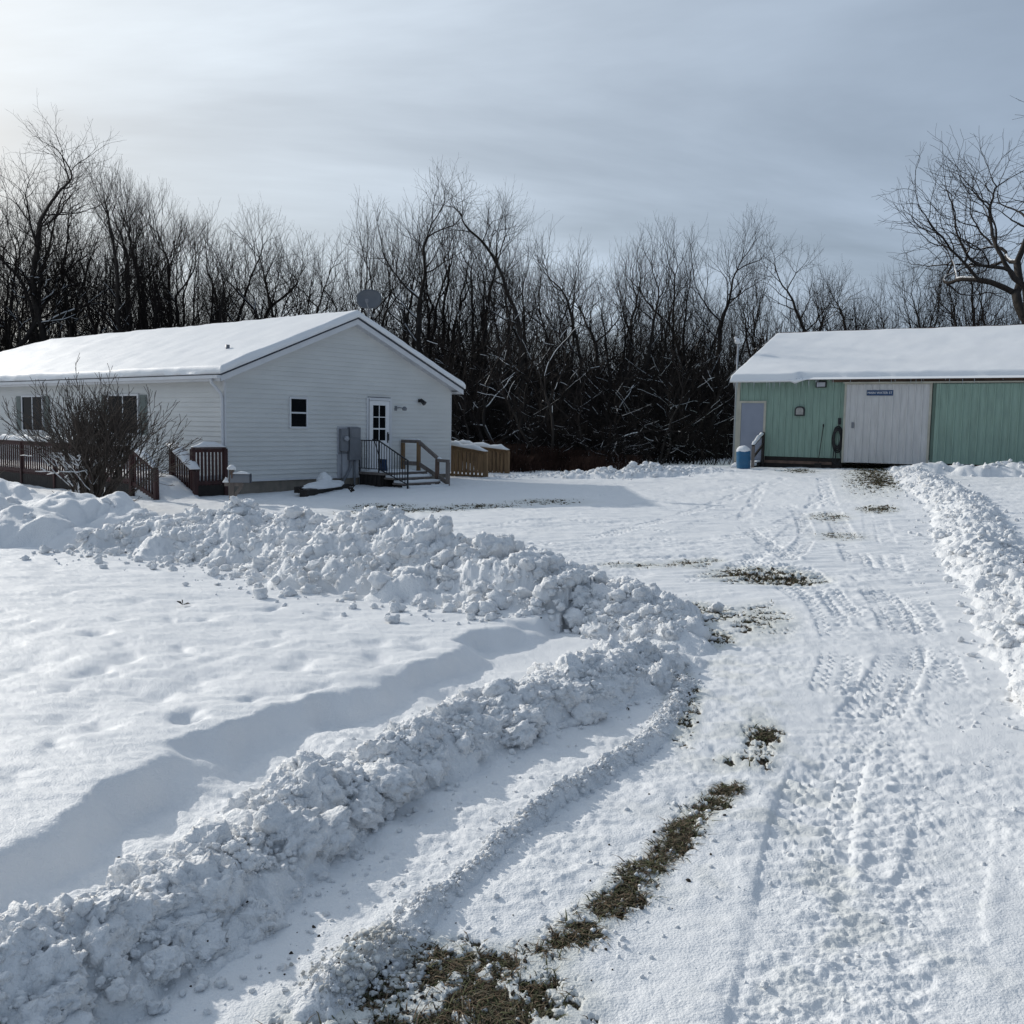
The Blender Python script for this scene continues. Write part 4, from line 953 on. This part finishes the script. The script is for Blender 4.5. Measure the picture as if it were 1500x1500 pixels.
def poly_mesh(name, polys):
    V, Fq = sweep(polys); return raw_mesh(name, V, [Fq])
def unit(v): return v/(np.linalg.norm(v)+1e-9)
class Tree:
    """hardwood that forks again and again; the cross section of a limb is shared out among its forks, so crowns end in fans of fine twigs"""
    def __init__(s, seed, r=.2, trunk=3.5, heads=1, side=.62, main=.22, up=.10, stem=.86, tilt=.0, wob=.10, step=6., b0=.35, sw=.011, snow=.6, snowtop=.6, flat=.85, rmin=.0047, rsnow=.022, heads_spread=.35, lowb=4, lead=.07):
        s.rg = np.random.default_rng(seed); s.trunk = []; s.crown = []; s.snow = []
        s.o = dict(side=side,main=main,up=up,stem=stem,wob=wob,lead=lead,step=step,b0=b0,sw=sw,snow=snow,flat=flat,rmin=rmin,rsnow=rsnow)
        az = s.rg.uniform(0,6.28)
        for h in range(heads):
            if heads == 1: d = unit(np.array([s.rg.normal(0,.03),s.rg.normal(0,.03),1.])); rr_ = r
            else:
                sp = heads_spread*s.rg.uniform(.5,1.3); a = az+6.28*h/heads+s.rg.normal(0,.3); d = unit(np.array([math.sin(sp)*math.cos(a),math.sin(sp)*math.sin(a),math.cos(sp)])); rr_ = r*s.rg.uniform(.6,.95)
            p = np.array([0,0,-.1]); n = 6 if trunk > 1.5 else 3; P = [p]
            for i in range(n):
                d = unit(d+s.rg.normal(0,.045,3)+np.array([0,0,.03])); P.append(P[-1]+d*trunk/n)
            rad = np.linspace(rr_*1.12,rr_*.92,n+1); rad[0] = rr_*1.35
            s.trunk.append((np.array(P),rad,8))
            for k in range(lowb):
                i = s.rg.integers(n//2,n); dd = unit(np.array([*s.rg.normal(0,1,2),.5])); s.fork(P[i],dd,rr_*s.rg.uniform(.12,.28),0)
            s.fork(P[-1], d, rr_*.92, 0)
        top = max(P[:,2].max() for P,_,_ in s.crown); s.H = top
        s.snow = [q for q in s.snow if q[0][:,2].mean() < top*snowtop]
    def fork(s, p, d, r, depth):
        o, rg = s.o, s.rg
        while True:
            L = (o['b0']+o['step']*r)*rg.uniform(.75,1.3); P = [p]; n = 3 if r > .02 else 2
            for i in range(n):
                d = unit(d+rg.normal(0,o['wob']*(.65 if r > o['lead'] else 1),3)+np.array([0,0,o['up']*(.5 if r > .05 else 1)])); P.append(P[-1]+d*L/n)
            P = np.array(P); r2 = r*.94
            (s.trunk if r > .045 else s.crown).append((P, np.linspace(r,r2,n+1), 6 if r > .06 else 5 if r > .02 else 3))
            if r > o['rsnow'] and rg.uniform() < o['snow'] and abs(unit(P[-1]-P[0])[2]) < o['flat']:
                s.snow.append((P+np.array([0,0,1.])*r*.7, np.full(n+1,max(r*.7,o['sw'])), 5))
            p = P[-1]
            if r2 < o['rmin']: return
            big = r > o['lead']; m_ = rg.uniform(.89,.95) if big else rg.uniform(o['stem']-.06,o['stem']+.06); sd_ = (max(1-m_**2.3,.05))**(1/2.3)
            az = rg.uniform(0,6.28); a1 = unit(np.cross(d,(.3,.1,1) if abs(d[2]) < .9 else (1,0,0))); a2 = np.cross(d,a1); lat = a1*math.cos(az)+a2*math.sin(az)
            sa = o['side']*rg.uniform(.65,1.3)*(1.35 if big else 1); ma = o['main']*rg.uniform(.4,1.4)*sd_/max(m_,.3)*(.55 if big else 1)
            s.fork(p, unit(d*math.cos(sa)+lat*math.sin(sa)), r2*sd_, depth+1)
            d = unit(d*math.cos(ma)-lat*math.sin(ma)); r = r2*m_
PROTO = {}
def proto(key, seed, **k):
    t = Tree(seed, **k); ms = dict(trunk=poly_mesh('trunk', t.trunk), crown=poly_mesh('crown', t.crown))
    ms['trunk'].materials.append(M['bark']); ms['crown'].materials.append(M['twig'])
    if t.snow: ms['limb_snow'] = poly_mesh('limb_snow', t.snow); ms['limb_snow'].materials.append(M['snow'])
    PROTO[key] = (t.H, ms)
    w_ = np.concatenate([P[:,:2] for P,_,_ in t.crown]); print(key, 'H %.1f W %.1f n %d' % (t.H, np.ptp(w_[:,0]), len(t.crown)))
proto('maple_a', 1, r=.20, trunk=4.4, side=.66, up=.075, wob=.12, stem=.82)
proto('maple_b', 2, r=.19, trunk=3.6, heads=2, heads_spread=.14, side=.66, up=.08, wob=.12, stem=.82)
proto('maple_c', 3, r=.17, trunk=3.0, heads=3, heads_spread=.17, side=.62, up=.09, wob=.12, stem=.82)
proto('slim_a', 4, r=.15, trunk=5.6, side=.60, up=.10, stem=.84, wob=.11)
proto('slim_b', 5, r=.15, trunk=5.0, side=.64, up=.09, stem=.83, wob=.12)
proto('slim_c', 6, r=.13, trunk=4.2, heads=2, heads_spread=.09, side=.56, up=.11, wob=.11)
proto('slim_d', 7, r=.14, trunk=5.2, side=.66, up=.08, stem=.83, wob=.12)
proto('broom_a', 8, r=.22, trunk=3.0, heads=3, heads_spread=.2, side=.52, up=.13, stem=.81, rmin=.0042)
proto('open_a', 9, r=.21, trunk=5.2, side=.78, up=.055, wob=.15, stem=.83, snow=.8)
proto('open_b', 10, r=.20, trunk=5.4, side=.74, up=.06, wob=.14, stem=.83, snow=.8)
proto('oval_a', 11, r=.19, trunk=3.6, side=.74, up=.08, stem=.82)
proto('oak_a', 12, r=.27, trunk=3.2, heads=1, side=.8, up=.035, wob=.17, stem=.83, snow=.4, snowtop=.8, lead=9, step=7, b0=.4, rmin=.006)
proto('low_a', 13, r=.085, trunk=1.0, heads=4, heads_spread=.75, side=.6, up=.02, wob=.16, stem=.88, snow=.26, snowtop=1, flat=.9, rsnow=.012, step=9, b0=.28, rmin=.006, lowb=0)
proto('low_b', 14, r=.08, trunk=.9, heads=5, heads_spread=.85, side=.65, up=.03, wob=.18, stem=.88, snow=.26, snowtop=1, flat=.9, rsnow=.012, step=9, b0=.28, rmin=.006, lowb=0)
proto('low_c', 15, r=.075, trunk=1.4, heads=3, heads_spread=.6, side=.5, up=-.01, wob=.12, stem=.9, snow=.55, snowtop=1, flat=.78, rsnow=.011, step=12, b0=.3, rmin=.006, lowb=0)
def tree(key, x, y, height, label, group=None, rz=None, name='bare_tree', wide=1., lean=None):
    H, ms = PROTO[key]; s_ = height/H
    z = float(base(x,y))
    root = thing(name, label, 'tree', (x,y,z-.05), random.uniform(0,6.28) if rz is None else rz, group)
    if lean is not None: root.rotation_euler = (lean[0],lean[1],root.rotation_euler[2])
    root.scale = (s_*wide,s_*wide,s_)
    for nm, me in ms.items():
        c_ = link(bpy.data.objects.new(nm, me), root)
        if nm == 'limb_snow': c_['kind'] = 'stuff'
    return root
def tree_px(key, X, top, dist, label, group=None, wide=1., rz=None):
    dist *= 1.24; r_ = ray(X, top-2); p = r_*(dist/r_[1]); z = float(base(p[0],p[1]))
    return tree(key, p[0], dist, (p[2]-z)*1.0, label, group, rz, wide=wide)
# the trees one can tell apart
for a in (
 ('open_a',62,174,45,'tall open crowned bare tree near the left edge, highest of the wood behind the house',1.0,None),
 ('open_b',2,188,44,'tall bare tree cut by the left edge behind the house roof',1.0,None),
 ('open_b',122,212,47,'tall sparse bare tree just right of the highest one behind the left roof end',.85,None),
 ('maple_b',30,196,49,'forked bare tree between the two tallest trees at the left edge',.9,1.),
 ('broom_a',258,250,48,'second dark broom shaped bare tree close on the right of the densest one',.9,2.5),
 ('broom_a',212,238,44,'bare tree with a dense dark broom shaped crown above the middle of the house roof',1.1,None),
 ('oval_a',338,268,47,'narrow bare tree right of the dense broom shaped crown above the house roof',.8,None),
 ('maple_b',412,288,46,'bare forked tree above the right half of the house roof',.9,None),
 ('slim_a',512,285,48,'slim pale bare tree with thin upright twigs left of the satellite dish',.8,None),
 ('slim_c',548,277,49,'second slim bare tree standing directly above the satellite dish',.9,None),
 ('maple_a',622,256,43,'round crowned bare tree with dark limbs rising right behind the satellite dish',.95,2.0),
 ('slim_b',700,253,46,'bare tree between the round crowned one and the tallest tree right of the house',.9,None),
 ('open_a',768,238,42,'tallest bare tree with wide open limbs to the right of the house gable',.95,.7),
 ('slim_b',925,316,47,'upright fan topped bare tree right of the tall open one in mid picture',1.0,None),
 ('maple_c',1000,310,47,'bare tree with a brush of upright leaders left of the gap in the wood',.8,None),
 ('maple_a',1062,313,46,'dense upright bare tree at the left side of the sky gap left of the shed',.85,None),
 ('slim_c',1118,352,49,'thin sparse bare tree standing in the sky gap left of the shed',.8,None),
 ('oval_a',1203,320,47,'round topped bare tree standing free above the left end of the shed roof',1.1,None),
 ('slim_d',1268,355,49,'smaller bare tree right of the round topped one above the shed roof',.95,None),
 ('oak_a',1605,50,42,'big spreading bare tree at the right edge with limbs arching left over the shed',1.0,1.1),
 ('maple_c',1420,330,50,'dark bushy bare tree under the spreading limbs above the shed roof',1.1,4.0)):
    tree_px(a[0],a[1],a[2],a[3],a[4],None,a[5],a[6])
SKY = np.array([(-200,230),(0,235),(140,250),(200,270),(300,300),(420,310),(560,310),(680,290),(800,310),(850,345),(960,340),(1100,345),(1140,400),(1180,395),(1300,390),(1400,350),(1600,300),(1750,300)],float)
keys = ['slim_a','slim_b','slim_c','slim_d','maple_a','maple_b','maple_c','oval_a','slim_b']
ZONES = ((-260,500,'one of the crowded slim bare trees of the wood behind the white house roof','crowded trees behind the house roof'),
 (500,900,'one of the crowded slim bare trees of the wood beside the house gable','crowded trees beside the house gable'),
 (900,1180,'one of the crowded slim bare trees of the wood left of the shed','crowded trees left of the shed'),
 (1180,1760,'one of the crowded slim bare trees of the wood behind the green shed','crowded trees behind the shed'))
rg = np.random.default_rng(21)
def zone(X):
    for a,b,l,g_ in ZONES:
        if a <= X < b: return l, g_
for row,(dist,step,dh,jit) in enumerate(((46,31,-8,50),(50,52,75,60),(55,46,105,45),(61,40,110,40))):
    X = -230+rg.uniform(0,20)
    while X < 1730:
        l, g_ = zone(X); top = np.interp(X,SKY[:,0],SKY[:,1])+dh+rg.uniform(-8,jit)
        tree_px(keys[rg.integers(len(keys))], X, top, dist+rg.uniform(-2.2,2.2), l, g_, rg.uniform(.75,1.1))
        X += step*rg.uniform(.6,1.4)
# low snowy trees leaning out of the edge of the wood
for X,Yb,dist,h,key,ln,lab in ((800,690,37.5,7.5,'low_c',(.1,.5),'low leaning tree with long snow lined limbs in front of the wood, mid picture'),
  (700,690,38.5,5.5,'low_b',None,'low spreading snow lined tree behind the tan ramp railing'),
  (965,690,38.5,6.5,'low_c',(0,-.4),'snow lined leaning tree above the far small snow bank'),
  (1010,690,41,5.2,'low_c',None,'low snow lined tree at the wood edge just left of the shed pole'),
  (880,690,39,5.2,'low_b',None,'low snow lined tree between the two leaning ones at the wood edge'),
  (745,690,41,8.5,'low_a',None,'taller multi stemmed snow lined tree below the tallest bare tree'),
  (1050,690,49,8,'low_b',(0,-.25),'snow lined tree partly hidden behind the left end of the shed')):
    r_ = ray(X,Yb); x_ = r_[0]/r_[1]*dist; tree(key, x_, dist, h, lab, None, rg.uniform(0,6.28), 'small_tree', 1.0, ln)
for X,dist,h,key in ((-40,53,8,'low_a'),(60,53,8,'low_c'),(150,52,8.5,'low_a'),(300,49,8,'low_b'),(400,48,8,'low_c'),(480,47,7.5,'low_b'),(580,44,7.5,'low_a')):
    r_ = ray(X,600); tree(key, r_[0]/r_[1]*dist, dist, h, 'one of the low snow lined trees behind the house roof', 'low snowy trees behind the house roof', rg.uniform(0,6.28), 'small_tree')
for X,dist,h,key in ((1180,54,7,'low_b'),(1260,55,7.5,'low_a'),(1340,54,7,'low_b'),(1420,55,8,'low_a'),(1500,54,8,'low_b')):
    r_ = ray(X,600); tree(key, r_[0]/r_[1]*dist, dist, h, 'one of the low snow lined trees behind the shed roof', 'low snowy trees behind the shed roof', rg.uniform(0,6.28), 'small_tree')

for X,dist,h,key in ((690,45,7,'low_b'),(830,44,8,'low_c'),(930,45,8,'low_a'),(1020,46,8.5,'low_c'),(790,46,8,'low_b')):
    r_ = ray(X,600); tree(key, r_[0]/r_[1]*dist, dist, h, 'one of the middling snow lined trees deeper in the wood between house and shed', 'snow lined trees between house and shed', rg.uniform(0,6.28), 'small_tree')

# understory: thicket of brush, one mass
def brush_proto(seed, H, stems, spread):
    rg = np.random.default_rng(seed); polys = []; snow = []
    for i in range(stems):
        p = np.array([*rg.normal(0,spread,2),-.1]); d = unit(np.array([*rg.normal(0,.28,2),1.])); L = H*rg.uniform(.5,1.1); P = [p]; D = []
        for j in range(5):
            d = unit(d+np.array([*rg.normal(0,.16,2),.03])); P.append(P[-1]+d*L/5); D.append(d)
        P = np.array(P); polys.append((P, np.linspace(.028,.008,6)*rg.uniform(.6,1.3), 3))
        for j in range(7):
            t = rg.uniform(.2,.95)*5; a = int(min(t,4)); q = P[a]+(P[a+1]-P[a])*(t-a); dd = unit(D[a]+rg.normal(0,.55,3)); l = L*rg.uniform(.15,.4)
            e = q+dd*l*.5; e2 = e+unit(dd+rg.normal(0,.3,3)+np.array([0,0,.2]))*l*.5; B = np.array([q,e,e2]); polys.append((B,[.013,.010,.007],3))
            if abs(dd[2]) < .6 and rg.uniform() < .30: snow.append((B+np.array([0,0,.012]),[.015,.012,.008],3))
            for m_ in range(3):
                f = rg.uniform(.2,1); q2 = q+(e2-q)*f; d2 = unit(dd+rg.normal(0,.6,3)); polys.append((np.array([q2,q2+d2*l*.4]),[.009,.006],3))
    return polys, snow
def scatter_mesh(name, mats, protos, places):
    VV, FF, MI, off = [], [], [], 0
    pre = []
    for polys, snow in protos:
        v1, f1 = sweep(polys)
        if snow: v2, f2 = sweep(snow); pre.append((np.concatenate([v1,v2]), np.concatenate([f1,f2+len(v1)]), np.concatenate([np.zeros(len(f1),np.int32),np.ones(len(f2),np.int32)])))
        else: pre.append((v1,f1,np.zeros(len(f1),np.int32)))
    for k,(x,y,z,a,s_,sz) in places:
        v,f,mi = pre[k]; c, sn = math.cos(a), math.sin(a)
        W_ = np.stack([(v[:,0]*c-v[:,1]*sn)*s_+x,(v[:,0]*sn+v[:,1]*c)*s_+y,v[:,2]*sz+z],1)
        VV.append(W_.astype(np.float32)); FF.append(f+off); MI.append(mi); off += len(v)
    me = raw_mesh(name, np.concatenate(VV), [np.concatenate(FF)])
    for m_ in mats: me.materials.append(m_)
    me.polygons.foreach_set('material_index', np.concatenate(MI)); return link(bpy.data.objects.new(name, me))
bps = [brush_proto(300+i, 4.2, 26, .75) for i in range(5)]
pl = []
for dist, n, h in ((40,60,.5),(43,75,.7),(48,80,1.0),(54,80,1.3),(61,80,1.5),(69,80,1.7),(78,75,2.0)):
    for i in range(n):
        X = -320+(1820+320)*(i+rg.uniform(-.4,1.2))/n; d_ = dist+rg.uniform(-2,2)
        if 1050 < X and d_ < 50: d_ = 51+rg.uniform(0,2)
        x_ = ray(X,640)[0]/ray(X,640)[1]*d_
        if -14 < X < 720 and d_ < 41: d_ += 3
        pl.append((int(rg.integers(5)),(x_,d_,float(base(x_,d_)),rg.uniform(0,6.28),h**.5*rg.uniform(.9,1.3),h*rg.uniform(.75,1.25))))
us = scatter_mesh('underbrush', [M['brush'],M['snow']], bps, pl); tag(us, 'dark tangled leafless underbrush with snow dusted twigs filling the foot of the wood', 'underbrush', kind='stuff')
wps = [([(np.array([[0,0,-.05]+[]]*1+[[rg.normal(0,.05),rg.normal(0,.05),.5],[rg.normal(0,.14),rg.normal(0,.14),1.]])+np.array([rg.normal(0,.28),rg.normal(0,.28),0]),[.010,.008,.004],3) for _ in range(60)],[]) for k in range(3)]
pl = []
for i in range(45):
    X = 712+230*rg.uniform()**1.5; d_ = rg.uniform(34.5,38.5); x_ = ray(X,660)[0]/ray(X,660)[1]*d_
    pl.append((int(rg.integers(3)),(x_,d_,float(base(x_,d_)),rg.uniform(0,6.28),1.1,rg.uniform(.3,1.15)*np.interp(X,[712,830,950],[1,.8,.5]))))
wd = scatter_mesh('dry_weeds', [M['weed']], wps, pl); tag(wd, 'strip of dry red brown weeds along the wood edge right of the house', 'weeds', kind='stuff')

# ------------------------------------------------------------------ bush before the deck
def bush(x, y, H, label, seed, heads, limb=True, wide=1.):
    t = Tree(seed, r=.030, trunk=.35, heads=heads, heads_spread=.54, side=.50, main=.2, up=.055, stem=.84, wob=.10, step=9, b0=.15, rmin=.0031, lowb=1, snow=.0, lead=9)
    b_ = thing('bush', label, 'bush', (x,y,float(base(x,y))), 0); k = H/t.H
    pol = lambda L: [(np.array(P)*np.array([k*wide,k*wide,k]), np.maximum(np.array(r_)*k,.0052), n_) for P,r_,n_ in L]
    if limb:
        t2 = Tree(seed+1, r=.055, trunk=.9, heads=1, side=.5, main=.12, up=.05, stem=.86, step=8, b0=.2, rmin=.0028, lowb=1, snow=0, lead=.03)
        c_, s_ = math.cos(.88), math.sin(.88); Rt = np.array([[c_,0,s_],[0,1,0],[-s_,0,c_]])
        for L_, L2 in ((t.trunk,t2.trunk),(t.crown,t2.crown)): L_ += [((P@Rt.T)*(2.5/t2.H)/k/np.array([wide,wide,1])+np.array([.35/k,-.15,0]), np.array(r_)*(2.5/t2.H)/k, n_) for P,r_,n_ in L2]
    mobj('stems', poly_mesh('stems', pol(t.trunk)), M['shrub'], b_); mobj('twigs', poly_mesh('twigs', pol(t.crown)), M['shrub'], b_)
    rg = np.random.default_rng(seed); sn = [(P+np.array([0,0,.010]),np.linspace(.016,.008,len(P)),4) for P,r_,n_ in pol(t.crown) if P[:,2].mean() < H*.36 and P[:,0].mean() < .2 and abs(unit(P[-1]-P[0])[2]) < .8 and rg.uniform() < .5]
    if sn: tag(mobj('twig_snow', poly_mesh('twig_snow', sn), M['snow'], b_), kind='stuff')
bush(-8.75, 19.7, 3.25, 'big leafless twiggy bush with snowy lower twigs before the red brown deck', 5, 46, True, 1.0)
bush(-11.9, 19.6, 2.6, 'leafless bush mostly cut off by the left edge of the picture', 8, 10, False)

# ------------------------------------------------------------------ grass in the bare patches, clods
def grass():
    rg = np.random.default_rng(3); X, Y = [], []
    for cx_,cy_,a,bb,ang,k in PT:
        dist = math.hypot(cx_,cy_); n = int(min(9000, 5200*a*bb*4*k*(1 if dist < 6 else .5)))+60
        u = rg.normal(0,.62,n)*a; v = rg.normal(0,.62,n)*bb
        X.append(cx_+u*math.cos(ang)+v*math.sin(ang)); Y.append(cy_-u*math.sin(ang)+v*math.cos(ang))
    for _ in range(26000):
        i = rg.integers(0,len(STRIP)-1); X.append(np.array([STRIP[i,0]+rg.normal(0,.8)*STRIP[i,3]])); Y.append(np.array([STRIP[i,1]+rg.normal(0,.8)*STRIP[i,3]]))
    X = np.concatenate(X); Y = np.concatenate(Y); Z, B, _ = ground_h(X, Y)
    keep = B > .35; X, Y, Z = X[keep], Y[keep], Z[keep]; n = len(X)
    dist = np.hypot(X,Y); L = rg.uniform(.014,.042,n)*(1+.03*dist); w_ = .0018*(1+.25*dist)
    a = rg.uniform(0,6.28,n); ln = rg.uniform(.7,2.2,n); dx, dy = np.cos(a), np.sin(a); b2 = rg.uniform(0,6.28,n); wx, wy = np.cos(b2)*w_, np.sin(b2)*w_
    p0 = np.stack([X-wx,Y-wy,Z-.003],1); p1 = np.stack([X+wx,Y+wy,Z-.003],1)
    m0 = np.stack([X+dx*L*ln*.45-wx*.7,Y+dy*L*ln*.45-wy*.7,Z+L*.45],1); m1 = np.stack([X+dx*L*ln*.45+wx*.7,Y+dy*L*ln*.45+wy*.7,Z+L*.45],1)
    tp = np.stack([X+dx*L*ln,Y+dy*L*ln,Z+L*.45],1)
    V = np.stack([p0,p1,m1,m0,tp],1).reshape(-1,3); o = np.arange(n)*5
    me = raw_mesh('grass', V, [np.stack([o,o+1,o+2,o+3],1), np.stack([o+3,o+2,o+4],1)], False)
    t = rg.uniform(0,1,n); c = np.where((t < .35)[:,None], np.array([.080,.084,.038]), np.where((t < .75)[:,None], np.array([.14,.098,.062]), np.array([.13,.115,.075])))*rg.uniform(.5,1.5,n)[:,None]
    c = np.repeat(np.concatenate([c,np.ones((n,1))],1),5,0).astype(np.float32)
    at_ = me.color_attributes.new('tint','FLOAT_COLOR','POINT'); at_.data.foreach_set('color', c.ravel())
    print('blades', n); return mobj('grass', me, M['blade'])
tag(grass(), 'flattened brown green grass showing through the scraped snow of the driveway', 'grass', kind='stuff')
def clods(name, mt, pts, label, cat, smin, smax, seed):
    rg = np.random.default_rng(seed); P = []
    for X,Y,sx_,sy_,n in pts:
        for i in range(n):
            p = at(X+rg.normal(0,sx_),Y+rg.normal(0,sy_)); P.append(p)
    P = np.array(P); S = smin*(smax/smin)**rg.uniform(0,1,len(P))**1.6
    z = ground_h(P[:,0],P[:,1])[0]
    for C,s_,ro in ((NEAR,3000,.8),(BIG,1000,1.),(RIGHT,5000,.9),(THIN,4000,.35)): z = z+bank_h(P[:,0],P[:,1],C,s_,ro)
    P[:,2] = z+S*.25
    v,f = place_chunks(P,S,rg); o = mobj(name, raw_mesh(name,v,[f]), mt); return tag(o,label,cat,kind='stuff')
clods('dirt_clods', M['soil'], [(560,1450,50,22,60),(640,1470,60,25,40),(700,1440,60,40,40),(508,1392,8,6,6),(470,1400,50,30,10),(300,1340,120,60,14),(700,1140,60,40,8),(900,1000,60,30,14),(1476,838,14,5,26),(760,860,90,40,26),(850,1370,50,25,12),(930,1300,40,30,12),(1010,1215,30,25,10),(1010,1030,15,30,20)], 'small dark clods of soil and turf thrown about by the plow', 'soil clods', .003, .012, 5)
clods('snow_crumbs', M['snow'], [(700,1440,80,36,70),(850,1365,40,22,40),(930,1298,30,22,40),(1010,1215,25,25,40),(600,1300,80,50,90),(760,1190,60,40,70),(450,1420,50,40,60),(1430,1000,40,60,50),(1460,1120,30,60,40),(1250,1250,160,160,90),(1100,1350,120,120,50),(1380,960,40,40,30),(1340,780,20,60,50)], 'loose snow crumbs lying on the packed driveway', 'snow crumbs', .003, .016, 6)
dirty = mat('dirty snow', (.60,.60,.58), .8, .5, 6, .006, 60)
hp_ = [(540,1425,36,18,150),(520,1455,26,18,110),(500,1440,22,16,40),(565,1398,30,12,70)]
rg2 = np.random.default_rng(8); P = np.array([at(X+rg2.normal(0,sx_),Y+rg2.normal(0,sy_)) for X,Y,sx_,sy_,n in hp_ for _ in range(n)])
S = .003*(6.)**rg2.uniform(0,1,len(P))**1.4; c0 = at(548,1432); hh = .035*np.exp(-(np.hypot(P[:,0]-c0[0],P[:,1]-c0[1])/.16)**2)
P[:,2] = ground_h(P[:,0],P[:,1])[0]+bank_h(P[:,0],P[:,1],THIN,4000,.35)+hh*rg2.uniform(.2,1,len(P))
v,f = place_chunks(P,S,rg2); o = mobj('dirty_snow_heap', raw_mesh('dirty_snow_heap',v,[f]), dirty); tag(o, 'small heap of dirty yellowish snow crumbs at the near end of the thin ridge', 'snow heap')
